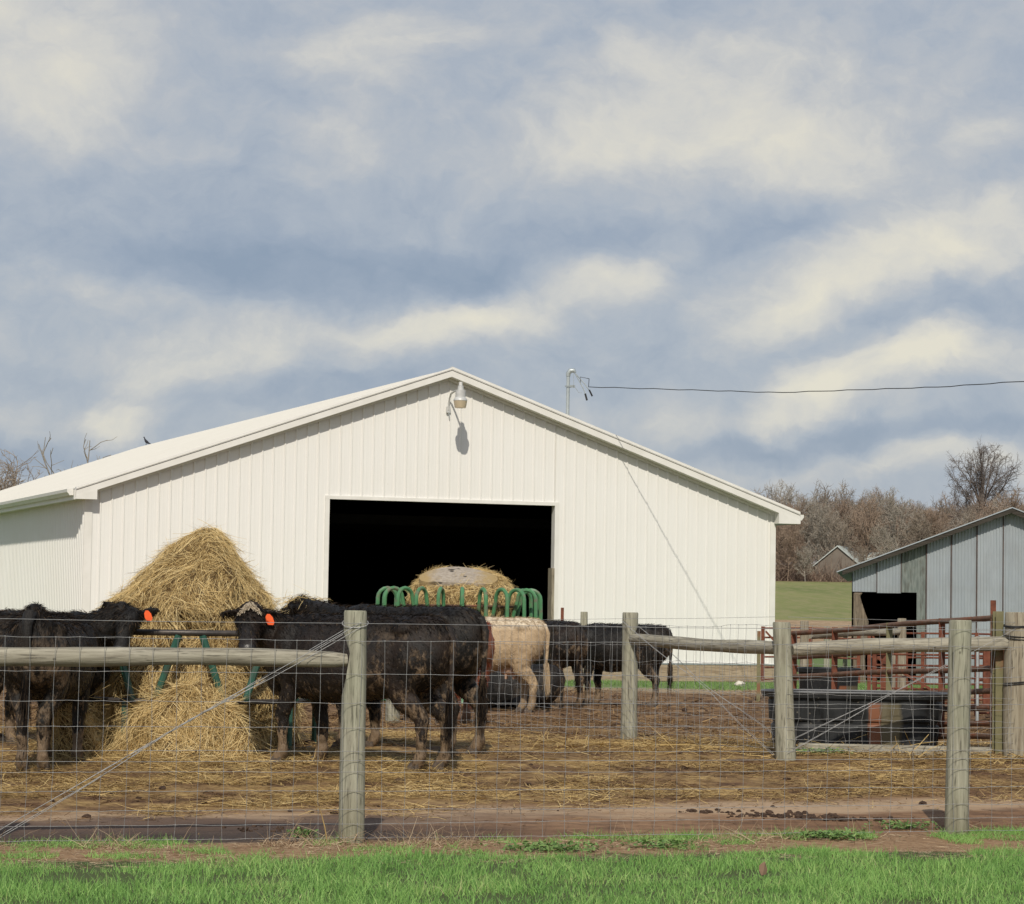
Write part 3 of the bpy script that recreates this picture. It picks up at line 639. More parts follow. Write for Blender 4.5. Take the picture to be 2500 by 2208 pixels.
def woven(name, a, b, levels, zg0, zg1, parent, r=.0016, sp=.1524, jit=.004, straight=(), seed=1, lscale=1.0, wires=True):
    """woven wire between two plan points"""
    a = Vector((a[0], a[1], 0)); b = Vector((b[0], b[1], 0)); L = (b-a).length; d = (b-a)/L; nrm = Vector((d.y, -d.x, 0)); rnd = random.Random(seed); mb = MB()
    n = int(L/sp); off = rnd.uniform(0, .1); sx = [off+sp*i for i in range(n+1) if off+sp*i < L]
    H = {}
    for li, lv in enumerate(levels):
        pts = []; sag = rnd.uniform(-.008, .008)
        for i, x in enumerate(sx):
            z = zg0+(zg1-zg0)*x/L+lv*lscale + rnd.uniform(-jit, jit)*.7 + sag*math.sin(math.pi*x/L)
            H[(li, i)] = z
        path = [a+d*0+Vector((0, 0, H[(li, 0)]))]
        for i, x in enumerate(sx):
            path.append(a+d*x+Vector((0, 0, H[(li, i)])))
            if i < len(sx)-1: path.append(a+d*(x+sp*.5)+nrm*.002+Vector((0, 0, (H[(li, i)]+H[(li, i+1)])/2+rnd.uniform(-.003, .003))))
        path.append(a+d*L+Vector((0, 0, H[(li, len(sx)-1)])))
        mb.tube(path, r*1.1, 3, cap=False)
    for i, x in enumerate(sx):
        path = []; dr = 0
        for li in range(len(levels)):
            dr = max(-.03, min(.03, dr*.7 + rnd.uniform(-jit, jit)*1.6))
            p = a+d*(x+dr)+Vector((0, 0, H[(li, i)])); path.append(p)
            mb.ball(p+nrm*.002, .0045, 4, 3)
        mb.tube(path, r*.95, 3, cap=False)
    for s_ in straight:
        mb.tube([a+Vector((0, 0, zg0+s_)), a+d*L*.5+Vector((0, 0, (zg0+zg1)/2+s_-.006)), b+Vector((0, 0, zg1+s_))], r*1.15, 3, cap=False)
    return mb.build(name, M['wire'], parent)
LV = [1.28, 1.07, .885, .728, .581, .45, .33, .215, .123, .037]
fd = Vector((4.06, 1.23, 0)).normalized(); fn = Vector((fd.y, -fd.x, 0))
P1 = Vector((-.985, 17.25, 0)); P2 = Vector((3.07, 18.4, 0)); P0 = P1-fd*2.44; P3 = P2+fd*2.6
P1.y = 17.25
ff = empty('front_wire_fence', (P1.x, P1.y, 0), 0, 'nearest woven wire fence on round grey wooden posts, along the green grass', 'fence')
L_ = lambda p, z=0: (p.x-P1.x, p.y-P1.y, z)
for p, z0, z1, r, nt in ((P0, 0, 1.46, .08, None), (P1, 0, 1.475, .077, (1.16, -1)), (P2, .0, 1.475, .079, None), (P3, .05, 1.5, .077, None)):
    q = L_(p); post(q[0], q[1], z0, z1, r, M['post'], ff, notch=nt, lean=(.02 if p is P2 else .0, 0))
a_ = L_(P0, 1.165); b_ = L_(P1-fd*.055, 1.163); log(a_, b_, .062, .052, M['rail'], ff, seed=2)
w0 = P0+fn*.088-fd*.3; w1 = P1+fn*.088; w2 = P2+fn*.088; w3 = P3+fn*.088
woven('woven_wire', L_(w0), L_(w1), LV, .0, .0, ff, straight=(1.393, .523), seed=5)
woven('woven_wire', L_(w1), L_(w2), LV, .0, .015, ff, straight=(1.393, .523), seed=8)
woven('woven_wire', L_(w2), L_(w3), LV, .015, .03, ff, straight=(1.393, .523), seed=9)
def strand(path, r, mat, parent, name): 
    mb = MB(); mb.tube(path, r, 4, cap=False); return mb.build(name, mat, parent)
mb = MB()
A0 = Vector(L_(P1+fn*.085+fd*.02, 1.40)); A1 = Vector(L_(P1-fn*.085, 1.38)); B0 = Vector(L_(P0+fn*.085, -.02)); B1 = Vector(L_(P0-fn*.085, -.05))
mid = (A0+A1+B0+B1)/4 + Vector((0, 0, .0))
for q, (s0, s1) in enumerate(((A0, B0), (A0+Vector((0, 0, -.03)), B0+Vector((0, 0, -.035))), (A1, B1), (A1+Vector((0, 0, -.025)), B1+Vector((0, 0, -.05))))):
    pts = []
    for i in range(31):
        f = i/30; p = s0.lerp(s1, f); k = math.exp(-((f-.45)/.16)**2)
        c = A0.lerp(B0, f).lerp(A1.lerp(B1, f), .5); p = p.lerp(c, k) + Vector((0, math.cos(i*2.2+q*1.57), math.sin(i*2.2+q*1.57)))*.007*k
        pts.append(p)
    mb.tube(pts, .0021, 4, cap=False)
for z_, f0 in ((1.40, 0),):   # loop round the post top
    mb.tube([Vector(L_(P1, 0))+Vector((math.cos(t_)*.084, math.sin(t_)*.084, 1.395+.03*math.sin(t_))) for t_ in np.linspace(0, 2*math.pi, 17)], .0028, 4, cap=False)
mb.build('brace_wire', M['wire'], ff)

# fence inside the yard
Z1, Z2, Z3 = .255, .30, .285
M1 = Vector((1.168, 26, 0)); M2 = Vector((2.40, 23.5, 0)); M3 = Vector((4.52, 24.0, 0)); B1_ = Vector((-1.32, 31, 0))
yf = empty('yard_wire_fence', (M2.x, M2.y, 0), 0, 'weathered log rail and crooked wire fence in front of the black water tank', 'fence')
L2 = lambda p, z=0: (p.x-M2.x, p.y-M2.y, z)
q = L2(M1); post(q[0], q[1], Z1-.1, 1.487, .079, M['post'], yf, notch=(1.2, 1))
q = L2(M2); post(q[0], q[1], Z2-.1, 1.425, .083, M['post'], yf, lean=(-.05, 0))
q = L2(M3); post(q[0], q[1], Z3-.1, 1.545, .112, M['brownpost'], yf)
q = L2(B1_); post(q[0], q[1], .15, 1.5, .082, M['post'], yf)
d12 = (M2-M1).normalized(); d23 = (M3-M2).normalized()
log(L2(M1+d12*.04, 1.225), L2(M2-d12*.06, 1.19), .056, .06, M['rail'], yf, seed=4)
log(L2(M2+d23*.07, 1.19), L2(M3-d23*.09, 1.275), .062, .066, M['rail'], yf, seed=6)
n12 = Vector((d12.y, -d12.x, 0)); n23 = Vector((d23.y, -d23.x, 0)); d01 = (M1-B1_).normalized(); n01 = Vector((d01.y, -d01.x, 0))
LS = .86
LVB = [v*LS for v in LV]
for k, (p, q_, z0, z1, nn, sd_) in enumerate(((B1_, M1, .17, Z1, n01, 3), (M1, M2, Z1, Z2, n12, 4), (M2, M3, Z2, Z3, n23, 6))):
    woven('woven_wire', L2(p+nn*.09), L2(q_+nn*.09), LVB, z0, z1, yf, r=.0015, jit=.014, straight=(1.17,), seed=sd_)
    if k == 1: woven('woven_wire', L2(p-nn*.09), L2(q_-nn*.09), LVB[1:9], z0-.02, z1-.03, yf, r=.0010, jit=.016, seed=sd_+20, sp=.17)
mb = MB()
for (p, q_, za, zb, oo) in ((M1, M2, 1.38, .3, n12), (M3, M2, 1.40, .32, n23)):
    for o_ in (.085, .1, -.085, -.1):
        s0 = Vector(L2(p+oo*o_, za+o_*.3)); s1 = Vector(L2(q_+oo*o_, zb-o_*.3)); c0 = Vector(L2(p, za)); c1 = Vector(L2(q_, zb))
        mb.tube([s0.lerp(s1, f).lerp(c0.lerp(c1, f), math.exp(-((f-.5)/.2)**2)*.85) for f in np.linspace(0, 1, 15)], .0017, 4, cap=False)
mb.build('brace_wire', M['wire'], yf)
for zz in (1.31, 1.335, .92, .905, 1.42, 1.43):
    mb = MB(); r_ = .116; mb.tube([Vector(L2(M3))+Vector((math.cos(t_)*r_, math.sin(t_)*r_, zz+.012*math.sin(t_+zz*9))) for t_ in np.linspace(0, 2*math.pi, 21)], .005, 4, cap=False)
    mb.build('hinge_band', M['cable'], yf)

# long pipe gate behind the tank
ga = Vector((4.36, 24.08, 0)); gb = Vector((3.05, 29.0, 0)); GTL = (gb-ga).length; gd = (gb-ga).normalized()
pg = empty('pipe_gate', (ga.x, ga.y, 0), math.atan2(gd.y, gd.x), 'long rusty brown pipe gate hung on the thick right hand post behind the tank', 'gate')
def gzz(s, z): return z-.215*s/GTL
rz = [1.50, 1.25, 1.045, .84, .685, .545, .43]
for z in rz:
    mb = MB(); mb.tube([(s_, .004*math.sin(s_*2+z*7), gzz(s_, z)+.006*math.sin(s_*1.7+z*3)) for s_ in np.linspace(.05, GTL, 14)], .027, 10); mb.build('rail', M['rustpipe'], pg, True)
for s_, wd, mt in ((GTL*.767, .045, 'rust'), (GTL*.486, .045, 'olive'), (GTL*.24, .04, 'rust'), (GTL-.02, .05, 'rust'), (.10, .05, 'rustpipe')):
    mb = MB(); mb.box((s_-wd/2, -.035, gzz(s_, .40)), (s_+wd/2, -.028, gzz(s_, 1.53))); mb.box((s_-wd/2, -.028, gzz(s_, .40)), (s_-wd/2+.006, .03, gzz(s_, 1.53))); mb.build('upright', M[mt], pg)
mb = MB(); mb.box((-.035, -.045, .2), (.035, -.037, 1.55)); mb.box((-.035, -.037, .2), (-.028, .03, 1.55)); mb.box((.028, -.037, .2), (.035, .03, 1.55)); mb.build('end_channel', M['olive'], pg)
mb = MB(); mb.tube([(.03, -.05, 1.42), (.12, -.07, 1.405), (.24, -.06, 1.44)], .007, 5); mb.build('twine', M['white_plastic'], pg)

# sleeper on the ground in front of the tank
sl_ = empty('timber_sleeper', (2.62, 24.36, .24), 0, 'long low timber sleeper lying on the ground in front of the black tank', 'timber')
mb = MB(); mb.bar((0, 0, .045), (1.78, -.17, .04), .14, .105); mb.build('beam', M['rail'], sl_, bevel=.012)

# ------------------------------------------------------------------ water tanks
m, t, b = new_mat('black_tank_plastic'); M['tank'] = m
tcn = t.node('ShaderNodeTexCoord').outputs['Object']; sx = t.node('ShaderNodeSeparateXYZ'); t.l.new(tcn, sx.inputs[0])
n = t.noise(tcn, 7, 6, .6); nn = t.noise(tcn, 26, 4, .6)
c = t.mix(t.mapr(n, .35, .7), (.010, .011, .012), (.026, .027, .028)); c = t.mix(t.mapr(nn, .66, .70), c, (.17, .15, .12))
xx = t.math('ADD', sx.outputs[0], t.math('MULTIPLY', t.math('SUBTRACT', t.noise(t.mapping(tcn, scale=(1, 1, .6)), 4, 4, .6), .5), .16))
zlow = t.mapr(sx.outputs[2], .445, .425)
st1 = t.math('MULTIPLY', t.math('MULTIPLY', t.mapr(xx, .10, .13), t.mapr(xx, .23, .20)), zlow)
st2 = t.math('MULTIPLY', t.math('MULTIPLY', t.mapr(xx, .20, .23), t.mapr(xx, .42, .38)), zlow)
c = t.mix(st1, c, (.20, .08, .04)); c = t.mix(t.math('MULTIPLY', st2, .9), c, (.135, .115, .07))
t.put(b.inputs['Base Color'], c); b.inputs['Roughness'].default_value = .5; b.inputs['Specular IOR Level'].default_value = .28
M['tankin'] = simple('tank_inside', (.02, .02, .02), (.05, .045, .035), 6, .7, 0, 0)
def stock_tank(name, loc, rz, L, Wt, H, label, panels=True):
    e = empty(name, loc, rz, label, 'water tank')
    def outline(s, z, bump_=0):
        pts = []
        r = Wt/2*s; hx = (L/2-Wt/2)
        N = 72
        for k in range(N):
            a = 2*math.pi*k/N; cx = hx*s*(1 if math.cos(a) > 0 else -1); 
            x = cx + r*math.cos(a)
            u = max(-1, min(1, math.cos(a)*1.0))
            y = r*math.sin(a)
            pts.append([x, y, z])
        # resample straight sides by spreading points
        per = []; tot = 2*math.pi*r+4*hx*s; res = []
        for k in range(144):
            q = tot*k/144
            if q < math.pi*r/2: a = q/r; x, y = hx*s+r*math.cos(a), r*math.sin(a)
            elif q < math.pi*r/2+2*hx*s: x, y = hx*s-(q-math.pi*r/2), r
            elif q < math.pi*r*1.5+2*hx*s: a = math.pi/2+(q-math.pi*r/2-2*hx*s)/r; x, y = -hx*s+r*math.cos(a), r*math.sin(a)
            elif q < math.pi*r*1.5+4*hx*s: x, y = -hx*s+(q-math.pi*r*1.5-2*hx*s), -r
            else: a = 1.5*math.pi+(q-math.pi*r*1.5-4*hx*s)/r; x, y = hx*s+r*math.cos(a), r*math.sin(a)
            f = 1
            if bump_ and panels:
                ph = (q % .37)/.37; inn = 1 if .12 < ph < .88 else 0
                f = 1-.035*(1-inn)*bump_
            elif bump_: ph = 0
            res.append((x*f, y*(f if f == 1 else f-.03), z))
        return res
    mb = MB()
    zs = [(.90, 0, 0), (.915, .03, 1), (.935, H*.40, 1), (.93, H*.43, 0), (.905, H*.46, 0), (.91, H*.49, 1), (.955, H*.52, 1), (.965, H*.84, 1), (.955, H*.87, 0), (.96, H*.90, 0), (1.03, H*.91, 0), (1.045, H*.985, 0), (1.02, H, 0), (.95, H, 0), (.94, H*.95, 0), (.90, H*.35, 0)]
    rings = [outline(s, z, bp) for s, z, bp in zs]
    mb.loft(rings); mb.build('basin', M['tank'], e, True)
    M['rim'] = M.get('rim') or simple('highlight_tank_rim', (.05, .053, .06), (.09, .095, .10), 12, .32, 0, 0, spec=.6)  # paler grey paints a highlight along the black rim
    mb = MB(); mb.tube(outline(1.035, H+.004)[::2], .013, 6, closed=True); mb.build('rim', M['rim'], e, True)
    mb = MB(); rg = outline(.925, H*.62); mb.add(rg, [tuple(range(len(rg)))]); 
    m_ = M.get('water') 
    if not m_:
        m_, t_, b2 = new_mat('murky_water'); b2.inputs['Base Color'].default_value = (.02, .022, .015, 1); b2.inputs['Roughness'].default_value = .05; M['water'] = m_
    mb.build('water', m_, e); return e
stock_tank('stock_tank', (3.21, 24.98, .26), -.04, 1.66, .72, .52, 'long black plastic water tank with brown stains behind the fence')
# far round tub
tub = empty('round_tub', (4.27, 36.0, .12), 0, 'smaller dark tub standing behind the pipe gate near the shed', 'water tank')
mb = MB(); mb.loft([[(r*math.cos(a), r*math.sin(a), z) for a in np.linspace(0, 2*math.pi, 41)[:-1]] for r, z in ((.36, 0), (.38, .3), (.40, .60), (.43, .61), (.435, .66), (.41, .67), (.38, .6), (.35, .3))]); mb.build('basin', M['tank'], tub, True)

# ------------------------------------------------------------------ rusty gates and small posts in the back
def tube_gate(loc, rz, L, z0, z1, nr, label, diag=True, nup=2, lean=0):
    e = empty('rusty_gate', loc, rz, label, 'gate', 'rusty tube gates by the shed')
    zs = [z0+(z1-z0)*(i/(nr-1))**.9 for i in range(nr)]
    for z in zs:
        mb = MB(); mb.tube([(0, 0, z), (L*.5, .01, z+.012), (L, 0, z)], .015, 8); mb.build('rail', M['rust'], e, True)
    for i in range(nup+1):
        x = L*i/nup; mb = MB(); mb.bar((x, 0, z0-.03), (x, 0, z1+.03), .055, .045, (0, 1, 0)); mb.build('upright', M['rust'], e)
    if diag: mb = MB(); mb.bar((.05, -.03, z1-.05), (L/nup-.05, -.03, z0+.05), .03, .03); mb.build('brace', M['rust'], e)
    return e
p = at(1862, 1600, 45); tube_gate((p.x, 45, 0), -.25, 1.6, .40, 1.25, 6, 'short rusty red gate leaning by the right corner of the white barn')
p = at(2122, 1600, 42); tube_gate((p.x, 42, 0), -.12, 3.3, .20, 1.22, 6, 'long rusty red tube gate in front of the grey shed doorway', nup=4)
p = at(2136, 1600, 38); g_ = tube_gate((p.x, 38, 0), -.55, 2.4, .28, .95, 5, 'low rusty red gate in front of the longer one, near the shed', nup=2)
p = at(2385, 1600, 35); tube_gate((p.x, 35, 0), .1, 1.3, .25, 1.22, 6, 'rusty red gate at the far right behind the thick post', nup=3)
ch = empty('rusty_chute_panel', (at(2408, 1600, 34).x, 34.2, .1), .2, 'tall rusty red steel panel behind the pipe gate at far right', 'panel')
mb = MB(); mb.box((0, 0, .3), (.16, .03, 1.0)); mb.box((.2, 0, .2), (.30, .03, 1.05)); mb.build('plate', M['rust'], ch); mb = MB(); mb.tube([(-.08, 0, 0), (-.08, 0, 1.15)], .02, 8); mb.build('pole', M['galv'], ch, True)
ch2 = empty('rusty_sheet', (at(2150, 1600, 40).x, 40, .1), -.1, 'rusty brown steel plate leaning by the wooden post near the shed doorway', 'panel')
mb = MB(); mb.box((0, 0, .1), (.34, .03, .88)); mb.box((.36, .01, .1), (.40, .05, .95)); mb.build('plate', M['rust'], ch2)
def lone_post(px, ytop, Y, r, mat, label, name='wooden_post', group='small posts behind the yard'):
    p = at(px, ytop, Y); e = empty(name, (p.x, Y, gz(p.x, Y)), 0, label, 'post', group); post(0, 0, 0, p.z-gz(p.x, Y), r, mat, e, 'shaft'); return e
lone_post(1964, 1516, 38, .058, M['brownpost'], 'round wooden post behind the leaning fence post, left of the dark tub')
lone_post(2202, 1510, 40, .07, M['brownpost'], 'wooden post standing in front of the dark shed doorway')
lone_post(2019, 1530, 55, .06, M['post'], 'small pale post at the edge of the stubble field, just left of the shed')
lone_post(1426, 1494, 51, .07, M['post'], 'grey post seen over the backs of the two far black cows, against the barn wall')
lone_post(2064, 1532, 60, .05, M['post'], 'small pale post beside the shed corner in the grass')
lone_post(2175, 1600, 39, .07, M['brownpost'], 'short wooden post between the rusty gates')
pr_ = empty('back_log_rail', (at(1976, 1549, 38).x, 38, 0), 0, 'wooden log rail between two posts in front of the shed', 'rail')
q0 = at(1976, 1549, 38); q1 = at(2196, 1541, 40); log((0, 0, q0.z), (q1.x-q0.x, 2, q1.z), .07, .05, M['rail'], pr_, name='log', seed=9)
def tpost(px, yt, Y, mat, label, r=.018):
    p = at(px, yt, Y); g = gz(p.x, Y); e = empty('steel_post', (p.x, Y, g), 0, label, 'post'); mb = MB(); mb.box((-r*1.6, -.006, -.1), (r*1.6, .006, p.z-g)); mb.box((-.004, -.0059, -.1), (.004, r*2, p.z-g-.002)); mb.build('shaft', mat, e); return e
tpost(1373, 1484, 50, M['rust'], 'thin red steel post standing against the barn wall right of the doorway')
tpost(1853, 1541, 44, M['olive'], 'thin green steel post left of the short rusty gate')
tpost(2425, 1466, 31, M['rust'], 'tall rusty steel post sticking up at the far right before the shed wall', .02)
p = at(-60, 1489, 40); rr_ = empty('red_bar', (p.x-1.5, 40, p.z), 0, 'red painted bar behind the cows at the far left edge', 'bar')
mb = MB(); mb.box((0, 0, -.035), (at(30, 1489, 40).x-p.x+1.5, .04, .0)); mb.build('bar', M['rust'], rr_); mb = MB(); mb.box((.4, .05, -1.4), (.46, .1, -.04)); mb.box((1.5, .05, -1.4), (1.56, .1, -.04)); mb.build('support', M['rust'], rr_)
st_ = MB(); p = at(1806, 1677, 53); rnd = random.Random(2)
st_.ball((0, 0, .05), (.10, .08, .07), 9, 7); st_.v = [(x+rnd.uniform(-.03, .03), y+rnd.uniform(-.02, .02), z+rnd.uniform(-.02, .02)) for x, y, z in st_.v]
o = st_.build('pale_rock', M['stone'], None, True); o.location = (p.x, 53, .04); tag(o, 'small pale rock in the grass strip beside the barn', 'rock')

# ------------------------------------------------------------------ hay
def hay_blob(name, parent, rings, mat=None, n_str=9000, ls=(.12, .34), wd=.0055, lift=.02, seed=1, down=.8, noise_amp=.05, cx=0, cy=0, stray=.02):
    """rings: (z, rx, ry, dx, dy) bottom to top; makes a lumpy core with draped strands"""
    mb = MB(); N = 56; R = []
    zs = [r[0] for r in rings]; out = []
    K = 26
    def ip(z, j): return np.interp(z, zs, [r[j] for r in rings])
    P_ = []; NR = []
    for i in range(K+1):
        z = zs[0]+(zs[-1]-zs[0])*i/K; rx, ry, dx_, dy_ = ip(z, 1), ip(z, 2), ip(z, 3), ip(z, 4); ring = []
        for k in range(N):
            a = 2*math.pi*k/N; nz = 1+noise_amp*3*mnoise.noise(Vector((math.cos(a)*1.6+seed, math.sin(a)*1.6, z*2.2))) + noise_amp*1.6*mnoise.noise(Vector((math.cos(a)*5+seed, math.sin(a)*5, z*7)))
            ring.append(Vector((dx_+rx*nz*math.cos(a), dy_+ry*nz*math.sin(a), z)))
        R.append(ring)
    top = Vector((rings[-1][3], rings[-1][4], zs[-1]+.01)); 
    vs = [v for r in R for v in r]+[top]; fs = []
    for i in range(K):
        for k in range(N): l = (k+1) % N; fs.append((i*N+k, i*N+l, (i+1)*N+l, (i+1)*N+k))
    for k in range(N): fs.append((K*N+k, K*N+(k+1) % N, len(vs)-1))
    mb.add(vs, fs); core = mb.build('core', M['haycore'], parent, True)
    # strands on the surface
    V = np.array([tuple(v) for v in vs]); Q = np.array([f for f in fs if len(f) == 4]); A = V[Q]
    nrm = np.cross(A[:, 1]-A[:, 0], A[:, 3]-A[:, 0]); ar = np.linalg.norm(nrm, axis=1); nrm /= np.maximum(ar[:, None], 1e-9)
    cen = A.mean(1); ctr = np.array([top.x, top.y, (zs[0]+zs[-1])/2]); flip = np.sign(((cen-ctr)*nrm).sum(1)); nrm *= flip[:, None]
    ch_ = RNG.choice(len(Q), n_str, p=ar/ar.sum()); u, v = RNG.random((2, n_str, 1)); p = A[ch_, 0]*(1-u)*(1-v)+A[ch_, 1]*u*(1-v)+A[ch_, 2]*u*v+A[ch_, 3]*(1-u)*v
    n_ = nrm[ch_]; dn = np.tile([0, 0, -1.], (n_str, 1)); dn -= n_*(dn*n_).sum(1, keepdims=True)
    # clumpy flow: direction field varies slowly
    g = np.array([[mnoise.noise(Vector(q*3.0)+Vector((7, 1, 3))), mnoise.noise(Vector(q*3.0)+Vector((1, 9, 4))), mnoise.noise(Vector(q*3.0)+Vector((4, 2, 8)))] for q in p[:, :]]) 
    rnd_ = RNG.normal(size=(n_str, 3)); D = dn*down + g*1.6 + rnd_*.55; D -= n_*(D*n_).sum(1, keepdims=True); D /= np.linalg.norm(D, axis=1, keepdims=True)
    out_ = np.abs(RNG.normal(size=(n_str, 1)))*.12; out_[RNG.random(n_str) < stray] += .7; D = D+n_*out_
    L = RNG.uniform(ls[0], ls[1], n_str); p = p+n_*(RNG.random((n_str, 1))*lift)
    strands('loose_hay', p, D, L, RNG.uniform(.5, 1.4, n_str)*wd, M['haystrand'], parent, droop=.12, segs=3, curl=.16)
    return core
FC = Vector((-2.88, 24.35, .22))
hs = empty('hay_stack', FC, 0, 'tall golden heap of loose hay rising out of the ring feeder at left', 'hay')
hay_blob('hay', hs, [(.05, 1.0, 1.0, 0, 0), (.5, .93, .93, 0, 0), (.9, .86, .86, .0, 0), (1.1, .80, .80, .04, 0), (1.20, .76, .78, -.01, 0), (1.36, .64, .70, .02, 0), (1.52, .49, .58, .04, 0), (1.68, .345, .44, .07, 0), (1.80, .22, .32, .11, 0), (1.90, .12, .18, .13, 0), (1.96, .04, .06, .14, 0)], n_str=42000, seed=3, stray=.012, noise_amp=.085, ls=(.06, .22), wd=.0038)
hp = empty('spilled_hay', (-3.05, 22.85, .17), 0, 'heap of pulled out hay lying on the ground in front of the left feeder', 'hay')
hay_blob('hay', hp, [(-.1, .70, .42, .22, .2), (.06, .52, .34, .22, .2), (.2, .45, .28, .26, .25), (.38, .40, .20, .3, .3), (.52, .27, .14, .34, .35), (.64, .10, .07, .38, .38)], n_str=15000, seed=8, ls=(.10, .32), stray=.09, noise_amp=.2, wd=.0042)
h2 = empty('hay_tuft', (-3.66, 22.7, .17), 0, 'small pointed tuft of hay beside the legs of the tagged black cow at left', 'hay')
hay_blob('hay', h2, [(-.1, .30, .2, .05, 0), (.1, .22, .16, .04, 0), (.3, .15, .12, 0, 0), (.5, .09, .08, -.06, 0), (.64, .02, .02, -.08, 0)], n_str=2600, seed=12, ls=(.12, .3), stray=.12, noise_amp=.1)

# ring feeder at left
rf = empty('ring_feeder', (FC.x, FC.y, .2), 0, 'dark green ring feeder with a steel top pipe around the tall hay heap', 'feeder')
Rf = 1.14
def ringp(R, z, n=64): return [(R*math.cos(2*math.pi*k/n), R*math.sin(2*math.pi*k/n), z) for k in range(n)]
mb = MB(); mb.tube(ringp(Rf, 1.05), .028, 10, closed=True); mb.build('top_ring', M['darkpipe'], rf, True)
mb = MB(); mb.tube(ringp(Rf, .46), .022, 8, closed=True); mb.build('middle_ring', M['darkpipe'], rf, True)
mb = MB(); mb.tube(ringp(Rf, .03), .022, 8, closed=True); mb.build('base_ring', M['darkpipe'], rf, True)
for k in range(18):
    a0 = 2*math.pi*(k+.35)/18; sk_ = .17*(1 if k % 2 else -1)
    mb = MB(); mb.tube([(Rf*math.cos(a0+sk_*.5), Rf*math.sin(a0+sk_*.5), 1.03), (Rf*math.cos(a0-sk_*.5), Rf*math.sin(a0-sk_*.5), .46)], .032, 8); mb.build('slanted_bar', M['darkgreen'], rf, True)
for k in range(9):
    a0 = 2*math.pi*(k+.2)/9; mb = MB(); mb.tube([(Rf*math.cos(a0), Rf*math.sin(a0), .46), (Rf*math.cos(a0), Rf*math.sin(a0), .02)], .024, 8); mb.build('leg', M['darkgreen'], rf, True)

# green hoop feeder with the round bale
GC = Vector((at(1120, 1500, 41).x, 41, gz(0, 41)))
gf = empty('hoop_feeder', GC, 0, 'bright green round feeder with a ring of tall arched hoops by the barn doorway', 'feeder')
Rg = 1.25; NH = 22; zt = 1.79-GC.z
for k in range(NH):
    a0 = -math.pi/2 + math.radians(3.4+16.36*k); ca, sa = math.cos(a0), math.sin(a0); pts = []
    ro, ri = Rg, Rg-.42
    prof = [(ro-.16, .42), (ro-.07, .75), (ro-.01, 1.0), (ro, zt-.35), (ro-.005, zt-.18)]
    for q in range(9):
        th = math.pi*q/8; prof.append((ro-.15+.145*math.cos(th), zt-.15+.15*math.sin(th)))
    prof += [(ri+.08, zt-.32), (ri+.03, zt-.5), (ri-.03, zt-.75), (ri-.10, zt-1.05), (ri-.18, .50)]
    mb = MB(); mb.tube([(r*ca, r*sa, z) for r, z in prof], .030, 8); mb.build('hoop', M['green'], gf, True)
for R_, z_, mt in ((Rg-.37, 1.535-GC.z, 'rustpipe'), (Rg+.0, .98, 'green'), (Rg-.12, .62, 'green'), (Rg-.15, .40, 'green'), (Rg-.05, .03, 'green')):
    mb = MB(); mb.tube(ringp(R_, z_), .018 if mt == 'rustpipe' else .024, 8, closed=True); mb.build('ring', M[mt], gf, True)
mb = MB()
rg = [ringp(Rg-.06, .04, 48), ringp(Rg-.16, .42, 48)]; mb.loft([rg[0], rg[1], [(x*.97, y*.97, z) for x, y, z in rg[1]], [(x*.97, y*.97, z) for x, y, z in rg[0]]]); mb.build('skirt_sheet', M['green'], gf, True)
# the bale: drum lying with its weathered grey end tipped up toward the viewer
bale = empty('round_bale', (GC.x+.04, GC.y, GC.z), 0, 'golden round bale with a weathered grey patch on top, sitting in the green hoop feeder', 'hay bale')
hay_blob('bale', bale, [(.45, .45, .5, 0, 0), (.75, .62, .6, 0, 0), (1.05, .76, .70, 0, 0), (1.35, .81, .76, .01, 0), (1.60, .80, .74, .01, .02), (1.78, .73, .62, .01, .10), (1.90, .62, .48, .0, .20), (1.97, .50, .34, -.02, .28), (2.02, .30, .16, -.04, .33)], n_str=22000, seed=21, ls=(.05, .18), wd=.006, noise_amp=.03, down=.5, stray=.015)
m, t, b = new_mat('weathered_net_wrap'); M['netwrap'] = m
tcn = t.node('ShaderNodeTexCoord').outputs['Object']; n = t.noise(t.mapping(tcn, scale=(3, 3, 9)), 5, 7, .65)
vd = t.node('ShaderNodeTexNoise'); vd.inputs['Scale'].default_value = 4.3; t.put(vd.inputs['Vector'], t.mapping(tcn, loc=(.3, 0, 0), scale=(1, 1, 2)))
c = t.mix(t.mapr(n, .3, .7), (.26, .215, .165), (.46, .40, .33)); c = t.mix(t.mapr(vd.outputs[0], .64, .69), c, (.06, .05, .04)); sq = t.node('ShaderNodeSeparateXYZ'); t.l.new(tcn, sq.inputs[0]); edge_ = t.math('ADD', t.math('ABSOLUTE', t.math('ADD', sq.outputs[0], .05)), t.math('MULTIPLY', t.noise(tcn, 6, 5, .7), .5)); c = t.mix(t.mapr(edge_, .52, .72), c, (.36, .26, .12))
t.put(b.inputs['Base Color'], c); b.inputs['Roughness'].default_value = .9; t.put(b.inputs['Normal'], t.bump(n, .8, .03))
mb = MB(); ring = []; K = 40
def bale_pt(f, a):
    # follows the sloping front shoulder of the bale
    r0 = .52*f; x = -.05+r0*1.12*math.cos(a)*(1+.08*math.sin(3*a)); y = -.30 + r0*.50*math.sin(a)*(1+.1*math.cos(2*a+1)); z = 1.915+.50*(y+.30)+.012*(1-f*f)
    z -= .055*f**3*abs(math.cos(a))**2*1.5
    return (x, y, z+.012)
vs = [bale_pt(0, 0)]; fs = []
for i in range(1, 9):
    for k in range(K): vs.append(bale_pt(i/8, 2*math.pi*k/K))
for k in range(K): fs.append((0, 1+k, 1+(k+1) % K))
for i in range(7):
    for k in range(K): l = (k+1) % K; fs.append((1+i*K+k, 1+(i+1)*K+k, 1+(i+1)*K+l, 1+i*K+l))
